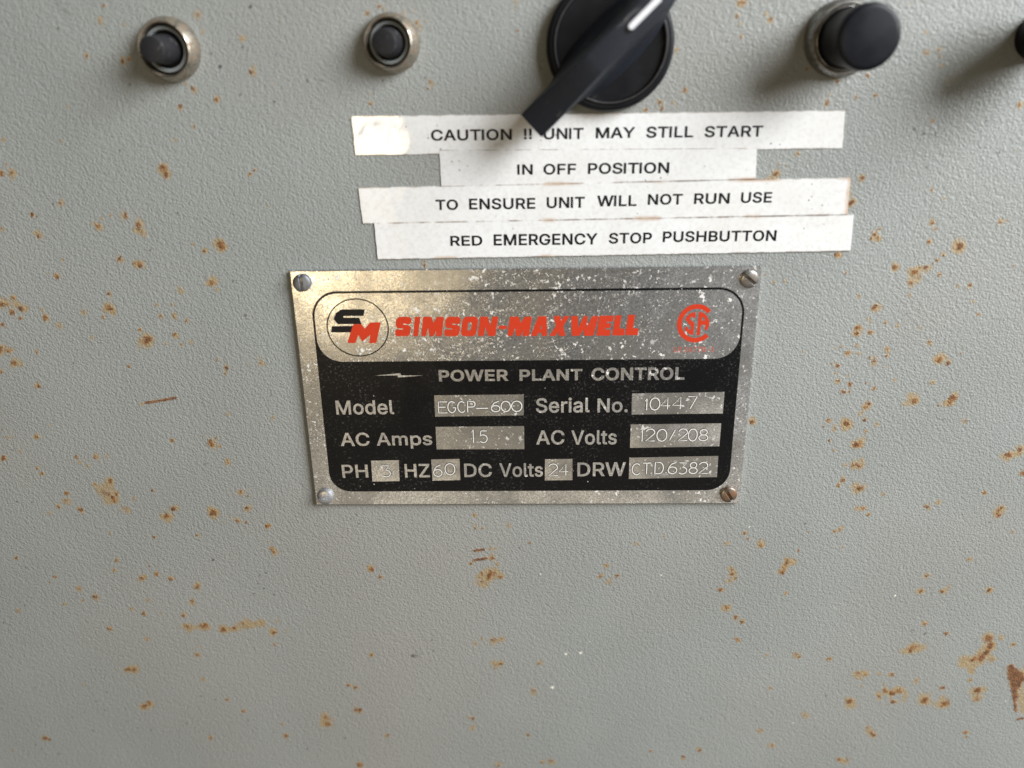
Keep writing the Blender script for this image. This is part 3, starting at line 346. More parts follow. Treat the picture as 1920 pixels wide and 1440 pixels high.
    'e': (0.794,[[(54,62),(57,59),(60,56),(61,53),(63,49),(63,43),(22,43),(22,45),(23,49),(24,53),(26,56),(29,59),(32,62),(35,63),(39,65),(43,65),(47,65),(51,63)],[(43,76),(37,75),(31,73),(25,71),(21,67),(17,62),(14,57),(11,51),(10,44),(10,37),(10,29),(11,23),(14,17),(17,11),(21,7),(26,3),(31,1),(38,-1),(44,-2),(49,-1),(54,-1),(58,1),(62,3),(66,5),(69,8),(71,11),(73,14),(75,18),(63,21),(62,18),(61,16),(59,14),(57,13),(55,11),(53,10),(50,10),(47,9),(45,9),(40,9),(36,10),(33,12),(29,14),(27,17),(25,21),(23,25),(22,30),(22,33),(76,33),(76,38),(75,45),(75,50),(73,55),(71,60),(68,64),(66,67),(62,70),(59,72),(55,74),(51,75),(47,75)]]),
    'i': (0.328,[[(23,102),(21,103),(19,103),(17,103),(15,102),(13,101),(12,99),(11,97),(11,95),(11,93),(12,91),(13,89),(15,88),(17,87),(19,87),(21,87),(23,88),(25,89),(27,91),(27,93),(28,95),(27,97),(27,99),(25,101)],[(13,75),(13,0),(25,0),(25,75)]]),
    'l': (0.372,[[(38,1),(36,11),(32,10),(29,10),(28,11),(26,12),(26,14),(25,16),(25,19),(25,100),(13,100),(13,17),(14,12),(15,7),(17,4),(21,1),(25,0),(30,0)]]),
    'm': (1.199,[[(100,50),(100,0),(112,0),(112,50),(112,56),(111,60),(109,65),(107,68),(104,71),(101,73),(97,75),(93,76),(89,76),(85,76),(81,75),(78,74),(74,72),(72,70),(69,67),(67,65),(65,61),(65,63),(62,67),(59,71),(56,74),(51,75),(46,76),(43,76),(40,75),(37,74),(34,72),(31,70),(29,68),(27,65),(25,61),(25,75),(13,75),(13,0),(25,0),(25,47),(25,51),(26,54),(28,57),(29,59),(31,61),(34,63),(36,64),(39,65),(42,65),(46,65),(50,63),(53,61),(55,58),(56,55),(57,51),(57,0),(69,0),(69,49),(69,52),(70,54),(71,57),(72,59),(74,61),(76,63),(79,64),(82,65),(85,65),(89,65),(92,63),(96,61),(98,59),(100,55)]]),
    'o': (0.816,[[(61,19),(59,16),(56,13),(52,11),(48,10),(44,9),(39,10),(35,11),(31,13),(28,16),(26,19),(24,23),(23,27),(22,32),(22,37),(22,42),(23,46),(24,51),(26,55),(28,58),(31,61),(35,63),(39,64),(44,65),(48,64),(52,63),(56,61),(59,58),(61,55),(63,51),(65,46),(65,42),(66,37),(65,32),(65,27),(63,23)],[(44,76),(37,75),(31,73),(26,71),(21,67),(17,63),(14,57),(11,51),(10,44),(10,37),(10,30),(11,23),(14,17),(17,11),(21,7),(26,3),(31,1),(37,-1),(44,-2),(50,-1),(56,1),(62,3),(66,7),(70,11),(73,17),(76,23),(77,30),(78,37),(77,44),(76,51),(73,57),(70,63),(66,67),(62,71),(56,73),(50,75)]]),
    'p': (0.834,[[(25,12),(26,12),(32,4),(34,2),(37,1),(40,-1),(44,-1),(48,-2),(54,-1),(59,1),(64,3),(69,7),(73,11),(76,17),(78,23),(79,30),(80,37),(79,45),(78,51),(75,58),(72,63),(69,67),(64,71),(59,73),(54,75),(48,76),(43,75),(40,75),(37,73),(34,72),(32,70),(26,63),(25,63),(25,75),(13,75),(13,-28),(25,-28)],[(42,10),(38,11),(35,13),(32,15),(29,19),(27,23),(26,27),(25,32),(25,37),(25,43),(26,47),(27,52),(29,55),(32,59),(34,61),(38,63),(42,64),(46,65),(51,64),(54,63),(58,61),(61,59),(63,55),(65,51),(66,47),(67,42),(67,37),(67,32),(66,27),(65,23),(63,19),(61,16),(58,13),(54,11),(50,10),(46,9)]]),
    'r': (0.509,[[(40,64),(51,63),(51,75),(45,76),(40,75),(36,74),(33,72),(30,70),(27,67),(25,63),(25,75),(13,75),(13,0),(25,0),(25,47),(25,50),(26,53),(28,56),(29,58),(32,60),(34,62),(37,63)]]),
    's': (0.717,[[(25,73),(22,71),(18,68),(16,65),(14,62),(12,58),(12,54),(13,49),(14,45),(17,41),(21,38),(26,35),(32,33),(44,30),(48,30),(51,28),(53,27),(54,25),(55,23),(55,20),(55,17),(53,15),(51,12),(47,10),(43,9),(38,9),(34,9),(30,10),(27,12),(25,14),(23,17),(21,21),(10,19),(11,14),(13,11),(15,7),(18,5),(21,2),(25,1),(29,-1),(34,-1),(39,-2),(44,-1),(49,0),(54,1),(58,3),(61,6),(64,9),(66,13),(68,17),(68,21),(67,26),(66,30),(63,34),(59,37),(54,39),(48,41),(37,44),(33,45),(30,46),(27,48),(25,50),(24,52),(24,54),(25,57),(26,60),(29,62),(32,64),(35,65),(40,65),(44,65),(48,64),(50,62),(53,60),(54,57),(55,54),(67,57),(65,61),(64,64),(62,67),(59,69),(56,71),(53,73),(49,75),(44,75),(40,76),(34,75),(30,74)]]),
    't': (0.447,[[(45,0),(42,11),(36,10),(33,10),(31,11),(30,12),(28,14),(28,16),(28,19),(28,64),(43,64),(43,75),(28,75),(28,93),(16,93),(16,75),(4,75),(4,64),(16,64),(16,18),(16,13),(18,8),(21,4),(25,1),(30,0),(36,-1)]]),
}


# ------------------------------------------------------------------ helpers
def thing(name, label, cat, loc=(0, 0, 0), group=None, tilt=None):
    o = bpy.data.objects.new(name, None)
    o.empty_display_size = 0.005
    COL.objects.link(o)
    o.location = P(*loc)
    if tilt:
        o.rotation_euler = tilt
    o['label'], o['category'] = label, cat
    if group:
        o['group'] = group
    return o


def mesh_obj(name, verts, faces, mat, parent=None, smooth=None, label=None):
    me = bpy.data.meshes.new(name)
    me.from_pydata([tuple(v) for v in verts], [], faces)
    me.validate()
    return link(name, me, mat, parent, smooth, label)


def link(name, me, mat, parent=None, smooth=None, label=None):
    me.materials.clear()
    me.materials.append(mat)
    if smooth is not None:
        me.polygons.foreach_set('use_smooth', [True] * len(me.polygons))
        me.set_sharp_from_angle(angle=math.radians(smooth))
    me.update()
    o = bpy.data.objects.new(name, me)
    COL.objects.link(o)
    if parent is not None:
        o.parent = parent
    if label:
        o['label'] = label
    return o


def L(u, v, n=0.0):
    """local millimetres of a thing -> local metres"""
    return (u * MM, -n * MM, v * MM)


def lathe(name, prof, mat, parent, seg=72, smooth=35, wob=0.0, label=None):
    vs_, fs = [], []
    k = len(prof)
    for i in range(seg):
        a = 2 * math.pi * i / seg
        for j, (r, n) in enumerate(prof):
            rr = r * (1 + wob * math.sin(3 * a + 1.3 * j))
            vs_.append(L(rr * math.cos(a), rr * math.sin(a), n))
    for i in range(seg):
        i2 = (i + 1) % seg
        for j in range(k - 1):
            fs.append((i * k + j, i2 * k + j, i2 * k + j + 1, i * k + j + 1))
    if prof[-1][0] > 0:
        pass
    me = bpy.data.meshes.new(name)
    me.from_pydata(vs_, [], fs)
    bm = bmesh.new()
    bm.from_mesh(me)
    bmesh.ops.remove_doubles(bm, verts=bm.verts, dist=1e-6)
    bmesh.ops.recalc_face_normals(bm, faces=bm.faces)
    bm.to_mesh(me)
    bm.free()
    return link(name, me, mat, parent, smooth, label)


class Flat:
    """collects flat printed shapes (with holes) into one mesh"""

    def __init__(self):
        self.v, self.f = [], []

    def poly(self, loops, n, fmap=None):
        if not isinstance(loops[0][0], (tuple, list)):
            loops = [loops]
        pts = [Vector((p[0], p[1], 0)) for lp in loops for p in lp]
        tris = tessellate_polygon([[Vector((p[0], p[1], 0)) for p in lp] for lp in loops])
        b = len(self.v)
        for p in pts:
            q = fmap(p.x, p.y) if fmap else (p.x, p.y)
            self.v.append((q[0], q[1], n))
        for t in tris:
            a, c, d = (Vector(self.v[b + i][:2]) for i in t)
            cr = (c - a).cross(d - a)
            if abs(cr) < 1e-9:
                continue
            self.f.append(tuple(b + i for i in (t if cr > 0 else t[::-1])))

    def fill(self, loops, n, fmap):
        """fill letter outlines by winding number, so that thickened strokes may touch or cross"""
        V, E = [], []
        for lp in loops:
            b = len(V)
            V += [Vector(p) for p in lp]
            E += [(b + i, b + (i + 1) % len(lp)) for i in range(len(lp))]
        v, _, tris, _, _, _ = delaunay_2d_cdt(V, E, [], 0, 1e-5)

        def wind(p):
            w = 0
            for lp in loops:
                for i in range(len(lp)):
                    a, b = lp[i - 1], lp[i]
                    if (a[1] <= p.y) != (b[1] <= p.y):
                        if a[0] + (p.y - a[1]) / (b[1] - a[1]) * (b[0] - a[0]) > p.x:
                            w += 1 if b[1] > a[1] else -1
            return w
        b = len(self.v)
        for p in v:
            q = fmap(p.x, p.y)
            self.v.append((q[0], q[1], n))
        for t in tris:
            if wind((v[t[0]] + v[t[1]] + v[t[2]]) / 3) > 0:
                self.f.append(tuple(b + i for i in t))

    def build(self, name, mat, parent, label=None):
        return mesh_obj(name, [L(*p) for p in self.v], self.f, mat, parent, label=label)


def rrect(x0, y0, x1, y1, r, seg=10):
    if not isinstance(r, (tuple, list)):
        r = (r,) * 4          # bl, br, tr, tl
    out = []
    for (cx, cy, a0, rr) in ((x0 + r[0], y0 + r[0], 180, r[0]), (x1 - r[1], y0 + r[1], 270, r[1]),
                             (x1 - r[2], y1 - r[2], 0, r[2]), (x0 + r[3], y1 - r[3], 90, r[3])):
        if rr <= 0:
            out.append((cx, cy))
            continue
        for i in range(seg + 1):
            a = math.radians(a0 + 90 * i / seg)
            out.append((cx + rr * math.cos(a), cy + rr * math.sin(a)))
    return out


def rounded(pts, r, seg=4):
    """round the corners of a polygon (unit coordinates)"""
    out = []
    k = len(pts)
    for i in range(k):
        p0, p, p1 = Vector(pts[i - 1]), Vector(pts[i]), Vector(pts[(i + 1) % k])
        d0, d1 = p0 - p, p1 - p
        rr = min(r, d0.length * 0.45, d1.length * 0.45)
        a, b = p + d0.normalized() * rr, p + d1.normalized() * rr
        for j in range(seg + 1):
            t = j / seg
            q = a * (1 - t) ** 2 + p * 2 * t * (1 - t) + b * t * t
            out.append((q.x, q.y))
    return out


def embolden(lp, off):
    """move a letter outline outwards (holes inwards) by off"""
    out = []
    k = len(lp)
    for i in range(k):
        p0, p, p1 = Vector(lp[i - 1]), Vector(lp[i]), Vector(lp[(i + 1) % k])
        d0, d1 = (p - p0).normalized(), (p1 - p).normalized()
        n0, n1 = Vector((d0.y, -d0.x)), Vector((d1.y, -d1.x))
        nb = n0 + n1
        if nb.length < 1e-4:
            nb = n0
        nb.normalize()
        q = p + nb * (off / max(0.6, nb.dot(n0)))
        out.append((q.x, q.y))
    return out


def add_word(flat, spec, n, bold, origin=(0, 0)):
    """set one word between its two baseline points, cap height h"""
    body, l, r, h = spec
    pen, glyphs = 0.0, []
    for ch in body:
        if ch == ' ':
            pen += 0.38
            continue
        adv, loops = TYPE[ch]
        loops = [embolden([(pen + x / 100.0, y / 100.0) for x, y in lp], bold) for lp in loops]
        glyphs.append(loops)
        pen += adv + bold * 0.8
    x0 = min(p[0] for g in glyphs for lp in g for p in lp)
    x1 = max(p[0] for g in glyphs for lp in g for p in lp)
    l, r = Vector(l), Vector(r)
    ex = r - l
    ey = Vector((-ex.y, ex.x)).normalized()
    o = Vector(origin)

    def f(x, y):
        q = l + ex * ((x - x0) / (x1 - x0)) + ey * (h * (y + bold) / (1 + 2 * bold)) - o
        return q.x, q.y
    for g in glyphs:
        flat.fill(g, n, f)


# ------------------------------------------------------------------ materials
def material(name):
    mt = bpy.data.materials.new(name)
    mt.use_nodes = True
    nt = mt.node_tree
    nt.nodes.clear()
    N = NT(nt)
    out = N.new('ShaderNodeOutputMaterial')
    bs = N.new('ShaderNodeBsdfPrincipled')
    nt.links.new(bs.outputs[0], out.inputs[0])
    tcn = N.new('ShaderNodeTexCoord')
    return mt, N, bs, tcn.outputs['Object']


def sset(N, bs, **kw):
    names = dict(color='Base Color', rough='Roughness', metal='Metallic', spec='Specular IOR Level', normal='Normal',
                 coat='Coat Weight', coat_rough='Coat Roughness', coat_normal='Coat Normal')
    for k, v in kw.items():
        if k == 'color' and not isinstance(v, bpy.types.NodeSocket):
            v = (*v, 1)
        N.put(bs.inputs[names[k]], v)


def paint_material():
    mt, N, bs, co = material('grey_hammertone_paint')
    at = N.new('ShaderNodeAttribute', attribute_name='wear')
    sp = N.new('ShaderNodeSeparateColor')
    N.put(sp.inputs[0], at.outputs['Color'])
    core, halo, dark = sp.outputs
    white = at.outputs['Alpha']
    fine = N.noise(co, 2600, 2.0, 0.6)
    grit = N.noise(co, 3600, 3.0, 0.7)
    mid = N.noise(co, 900, 3.0, 0.6)
    big = N.noise(co, 22, 4.0, 0.55)
    paint = N.mix(N.mapr(big, 0.3, 0.7), (0.290, 0.307, 0.296), (0.325, 0.340, 0.328))
    paint = N.mix(N.mapr(N.noise(co, 9, 3.0), 0.42, 0.75, 0.0, 0.55), paint, (0.318, 0.297, 0.268))
    paint = N.mix(N.mapr(fine, 0.3, 0.7, 0.0, 0.40), paint, (0.215, 0.222, 0.22))
    # tiny stray specks of dirt over the whole face
    vor = N.voronoi(co, 210)
    speck = N.math('MULTIPLY', N.mapr(vor, 0.035, 0.075, 1.0, 0.0), N.mapr(N.noise(co, 60, 2.0), 0.53, 0.62))
    paint = N.mix(N.math('MULTIPLY', speck, 0.55), paint, (0.10, 0.085, 0.07))
    hm = N.math('MULTIPLY', N.mapr(N.math('MULTIPLY', halo, N.mapr(grit, 0.3, 0.7, 0.25, 1.7, False)), 0.04, 1.0), 0.72)
    rust_y = N.mix(N.mapr(fine, 0.3, 0.7), (0.40, 0.295, 0.135), (0.32, 0.20, 0.075))
    c = N.mix(hm, paint, rust_y)
    cm = N.mapr(N.math('MULTIPLY', core, N.mapr(grit, 0.3, 0.7, 0.10, 1.75, False)), 0.26, 0.85)
    rust_c = N.mix(N.mapr(mid, 0.35, 0.65), (0.33, 0.145, 0.038), (0.140, 0.052, 0.014))
    rust_c = N.mix(N.mapr(core, 1.05, 1.5), rust_c, N.mix(N.mapr(mid, 0.35, 0.65), (0.20, 0.080, 0.026), (0.085, 0.032, 0.014)))
    c = N.mix(N.math('MULTIPLY', cm, 0.93), c, rust_c)
    dm = N.math('MULTIPLY', N.mapr(N.math('MULTIPLY', dark, N.mapr(mid, 0.2, 0.8, 0.5, 1.5, False)), 0.1, 0.9), 0.8)
    c = N.mix(dm, c, (0.045, 0.042, 0.042))
    c = N.mix(N.mapr(N.math('MULTIPLY', white, N.mapr(mid, 0.2, 0.8, 0.5, 1.5, False)), 0.3, 0.7), c, (0.78, 0.76, 0.64))
    # lumpy sprayed texture
    lump = N.voronoi(co, 1950, 'SMOOTH_F1', 'Distance', 0.55)
    h = N.math('ADD', N.math('MULTIPLY', N.math('SUBTRACT', 1.0, lump), 0.75), N.math('MULTIPLY', N.noise(co, 2600, 2.0, 0.6), 0.9))
    h = N.math('ADD', h, N.math('MULTIPLY', N.noise(co, 950, 2.0), 0.8))
    nb = N.bump(h, 1.0, 0.000135)
    h2 = N.math('MULTIPLY', core, fine)
    nb = N.bump(h2, 0.5, 0.0002, nb)
    sset(N, bs, color=c, rough=N.math('ADD', N.mapr(big, 0.3, 0.7, 0.40, 0.52), N.math('MULTIPLY', cm, 0.35)), spec=0.45, normal=nb)
    return mt


def aluminium(name, flecks=1.0, tone=(0.76, 0.76, 0.755), rough=(0.16, 0.30), smudge=1.0, blotch=0.62, wave=0.35):
    mt, N, bs, co = material(name)
    n1 = N.noise(co, 700, 4.0, 0.65)
    n2 = N.noise(co, 45, 4.0, 0.6, 0.6)
    n3 = N.noise(co, 2400, 3.0, 0.7)
    t2 = tuple(x * blotch for x in tone)
    c = N.mix(N.mapr(n2, 0.38, 0.62), tone, t2)
    c = N.mix(N.mapr(n3, 0.36, 0.64, 0.0, 0.75), c, tuple(x * 0.40 for x in tone))
    c = N.mix(N.mapr(n1, 0.52, 0.68, 0.0, 0.4 * smudge), c, (0.36, 0.34, 0.31))
    # white corrosion flecks, in loose clusters and little worm shapes
    warp = N.new('ShaderNodeVectorMath', operation='ADD')
    wv = N.new('ShaderNodeVectorMath', operation='SCALE')
    N.put(wv.inputs[0], N.noise(co, 900, 2.0, out=1))
    wv.inputs['Scale'].default_value = 0.0011
    N.put(warp.inputs[0], co)
    N.put(warp.inputs[1], wv.outputs[0])
    wc = warp.outputs[0]
    f1 = N.mapr(N.noise(wc, 720, 3.0, 0.6), 0.628, 0.664)
    f2 = N.mapr(N.noise(wc, 1250, 2.0, 0.5), 0.665, 0.70)
    cl = N.mapr(N.noise(co, 75, 2.0), 0.40, 0.56)
    f = N.math('MAXIMUM', N.math('MULTIPLY', f1, cl), N.math('MULTIPLY', f2, 0.75))
    f3 = N.math('MULTIPLY', N.mapr(N.noise(co, 2300, 2.0, 0.6), 0.60, 0.68), N.mapr(N.noise(co, 110, 2.0), 0.40, 0.62, 0.15, 0.85))
    f = N.math('MAXIMUM', f, N.math('MULTIPLY', f3, 0.5))
    f = N.math('MULTIPLY', f, flecks, clamp=True)
    # hairline scratches
    sc_ = N.mapr(N.noise(N.streak(co, 0.75, 0.05), 1700, 2.0, 0.5), 0.64, 0.72, 0.0, 0.40)
    sd_ = N.mapr(N.noise(N.streak(co, -0.9, 0.07), 1500, 2.0, 0.5), 0.60, 0.70, 0.0, 0.45)
    c = N.mix(sd_, c, tuple(x * 0.45 for x in tone))
    c = N.mix(sc_, c, (0.74, 0.72, 0.68))
    c = N.mix(f, c, (0.80, 0.79, 0.76))
    metal = N.mapr(f, 0.0, 1.0, 0.86, 0.0, False)
    h = N.math('ADD', N.math('MULTIPLY', f, 0.8), N.math('MULTIPLY', n1, 0.7))
    nb = N.bump(h, 0.35, 0.00006)
    nb = N.bump(N.noise(co, 60, 2.0), wave, 0.0006, nb)
    sset(N, bs, color=c, rough=N.mapr(n2, 0.3, 0.7, rough[0], rough[1]), metal=metal, normal=nb)
    return mt


def ink(name, base, rough, dust, chips=0.0):
    mt, N, bs, co = material(name)
    n1 = N.noise(co, 1800, 3.0, 0.7)
    n2 = N.noise(co, 60, 4.0, 0.6)
    d = N.math('MULTIPLY', N.mapr(n1, 0.54, 0.74), N.mapr(n2, 0.42, 0.66, 0.12, 1.0))
    c = N.mix(N.math('MULTIPLY', d, dust), base, (0.30, 0.29, 0.27))
    sp = N.mapr(N.voronoi(co, 480), 0.05, 0.10, 1.0, 0.0)
    sp = N.math('MULTIPLY', sp, N.mapr(N.noise(co, 300, 2.0), 0.60, 0.66))
    c = N.mix(N.math('MULTIPLY', sp, min(1.0, dust * 2.2)), c, (0.62, 0.61, 0.58))
    if chips:
        ch = N.mapr(N.noise(co, 1400, 2.0, 0.6), 0.68, 0.72)
        c = N.mix(N.math('MULTIPLY', ch, chips), c, (0.62, 0.55, 0.50))
    sset(N, bs, color=c, rough=N.mapr(n2, 0.3, 0.7, rough - 0.08, rough + 0.1), spec=0.22,
         normal=N.bump(n1, 0.12, 0.00003))
    return mt


def tape_material(gloss, rust_from=1e6):
    mt, N, bs, co = material('white_laminated_tape')
    co = N.new('ShaderNodeNewGeometry').outputs['Position']
    uv = N.new('ShaderNodeUVMap', uv_map='tape')
    s = N.new('ShaderNodeSeparateXYZ')
    N.put(s.inputs[0], uv.outputs[0])
    u, v = s.outputs[0], s.outputs[1]          # millimetres from the left end, and 0..1 across
    n1 = N.noise(co, 1100, 3.0, 0.7)
    n2 = N.noise(co, 55, 4.0, 0.6)
    c = N.mix(N.mapr(n2, 0.35, 0.7), (0.79, 0.80, 0.81), (0.745, 0.745, 0.735))
    c = N.mix(N.mapr(n1, 0.4, 0.75, 0.0, 0.32), c, (0.52, 0.49, 0.45))
    sp = N.math('MULTIPLY', N.mapr(N.voronoi(co, 620), 0.09, 0.15, 1.0, 0.0), N.mapr(N.noise(co, 70, 2.0), 0.54, 0.66))
    c = N.mix(N.math('MULTIPLY', sp, 0.8), c, (0.10, 0.085, 0.075))
    ed = N.math('MINIMUM', v, N.math('SUBTRACT', 1.0, v))
    g = N.math('MULTIPLY', N.mapr(ed, 0.0, 0.038, 1.0, 0.0), N.mapr(N.noise(co, 240, 3.0, 0.7), 0.38, 0.6))
    c = N.mix(N.math('MULTIPLY', g, 0.75), c, (0.17, 0.105, 0.065))
    g2 = N.math('MULTIPLY', N.mapr(ed, 0.0, 0.10, 1.0, 0.0), N.mapr(N.noise(co, 90, 2.0), 0.55, 0.66))
    c = N.mix(N.math('MULTIPLY', g2, 0.55), c, (0.42, 0.22, 0.07))
    re_ = N.math('MULTIPLY', N.mapr(u, rust_from, rust_from + 0.8), N.mapr(N.noise(co, 300, 2.0), 0.3, 0.6, 0.4, 1.0))
    c = N.mix(N.math('MULTIPLY', re_, 0.75), c, (0.50, 0.24, 0.06))
    left = N.mapr(u, 9.0, 17.0, 1.0, 0.0)
    hb = N.noise(co, 95, 2.0, 0.5, 0.4)
    nb = N.bump(hb, N.math('ADD', N.math('MULTIPLY', left, 0.20), 0.03), 0.0010)
    nb2 = N.bump(N.noise(co, 1300, 2.0), 0.10, 0.00004, nb)
    sset(N, bs, color=c, rough=0.42, spec=0.35, normal=nb2, coat=N.math('MULTIPLY', N.math('ADD', N.math('MULTIPLY', left, 0.85), 0.12), gloss),
         coat_rough=0.05, coat_normal=nb)
    bs.inputs['Coat IOR'].default_value = 1.85
    return mt


def plastic(name, base, rough=0.34, scuff=0.5, dust=0.3):
    mt, N, bs, co = material(name)
    n1 = N.noise(co, 900, 4.0, 0.7)
    n2 = N.noise(co, 120, 3.0, 0.6)
    s = N.mapr(N.noise(N.streak(co, -0.82, 0.16), 900, 3.0, 0.6), 0.60, 0.72, 0.0, scuff)
    c = N.mix(N.math('MULTIPLY', s, N.mapr(n2, 0.45, 0.6)), base, (0.23, 0.22, 0.20))
    c = N.mix(N.mapr(n1, 0.5, 0.8, 0.0, dust * 0.5), c, (0.14, 0.13, 0.115))
    sset(N, bs, color=c, rough=N.mapr(n2, 0.3, 0.7, rough - 0.06, rough + 0.12), spec=0.24, normal=N.bump(n1, 0.12, 0.00005))
    return mt


def metal(name, base, rough, stain, stain_amt, grime=0.5):
    mt, N, bs, co = material(name)
    n1 = N.noise(co, 420, 4.0, 0.65)
    n2 = N.noise(co, 1600, 3.0, 0.7)
    c = N.mix(N.mapr(n1, 0.42, 0.62, 0.0, stain_amt), base, stain)
    c = N.mix(N.mapr(n2, 0.5, 0.72, 0.0, grime), c, (0.11, 0.095, 0.08))
    sset(N, bs, color=c, rough=N.mapr(n1, 0.35, 0.65, rough, rough + 0.22), metal=N.mapr(n1, 0.42, 0.66, 0.95, 0.95 - 0.7 * stain_amt),
         normal=N.bump(n2, 0.22, 0.00006))
    return mt


M_PAINT = paint_material()
M_ALU = aluminium('etched_aluminium')
M_ALU_LETTER = aluminium('bare_aluminium_letters', 0.8, (0.84, 0.82, 0.79), (0.45, 0.6), 0.6)
M_ALU_HEAD = aluminium('worn_aluminium_heading', 1.0, (0.60, 0.59, 0.57), (0.40, 0.55), 1.0)
M_ALU_FIELD = aluminium('bare_aluminium_fields', 0.75, (0.92, 0.90, 0.86), (0.16, 0.28), 0.5, 0.42, 0.9)
M_CUT_GLINT = plastic('scribed_painted_glint', (0.74, 0.72, 0.68), 0.35, 0.0, 0.1)  # pale colour stands in for the glint along engraved strokes
M_CUT_SHADE = plastic('scribed_painted_shade', (0.05, 0.046, 0.042), 0.5, 0.0, 0.2)  # dark colour stands in for shade on the groove sides
M_BLACK = ink('black_enamel', (0.0035, 0.0037, 0.0045), 0.30, 0.36)
M_LINE = ink('black_line_ink', (0.008, 0.008, 0.009), 0.42, 0.10)
M_RED = ink('red_ink', (0.56, 0.042, 0.013), 0.5, 0.12, 0.06)
M_RED_WORN = ink('worn_red_ink', (0.55, 0.085, 0.05), 0.5, 0.5, 0.9)
M_TAPE = [tape_material(1.0), tape_material(0.9), tape_material(0.14, 106.4), tape_material(0.05)]
M_TYPE = ink('black_label_type', (0.006, 0.006, 0.009), 0.45, 0.07)
M_KNOB = plastic('black_bakelite', (0.0026, 0.0033, 0.0052), 0.46, 0.08, 0.03)
M_LEVER = plastic('dusty_black_lever', (0.018, 0.021, 0.029), 0.5, 0.9, 0.12)
M_CAP = plastic('black_button_cap', (0.0045, 0.0052, 0.0085), 0.42, 0.1, 0.08)
M_RUBBER = plastic('dark_rubber', (0.020, 0.020, 0.023), 0.45, 0.3, 0.3)
M_WHITE = ink('white_pointer_paint', (0.76, 0.77, 0.80), 0.4, 0.06)
M_NICKEL = metal('tarnished_nickel', (0.46, 0.415, 0.35), 0.30, (0.19, 0.14, 0.09), 0.8, 0.8)
M_CHROME = metal('dull_chrome', (0.34, 0.33, 0.31), 0.26, (0.10, 0.088, 0.07), 0.8, 0.85)
M_WASHER = plastic('grey_insulating_washer', (0.20, 0.22, 0.225), 0.35, 0.2, 0.5)
M_GAP_SHADE = plastic('gap_shade', (0.004, 0.004, 0.0045), 0.6, 0.0, 0.0)  # near-black colour stands in for shade inside gaps and recesses
M_WORN = plastic('worn_black_rim', (0.035, 0.034, 0.034), 0.5, 1.0, 0.9)


# ------------------------------------------------------------------ the panel face (the setting)
def axis(a, b, step, lo, hi, coarse):
    return np.concatenate([np.arange(lo, a, coarse), np.arange(a, b, step), np.arange(b, hi + 0.1, coarse)])


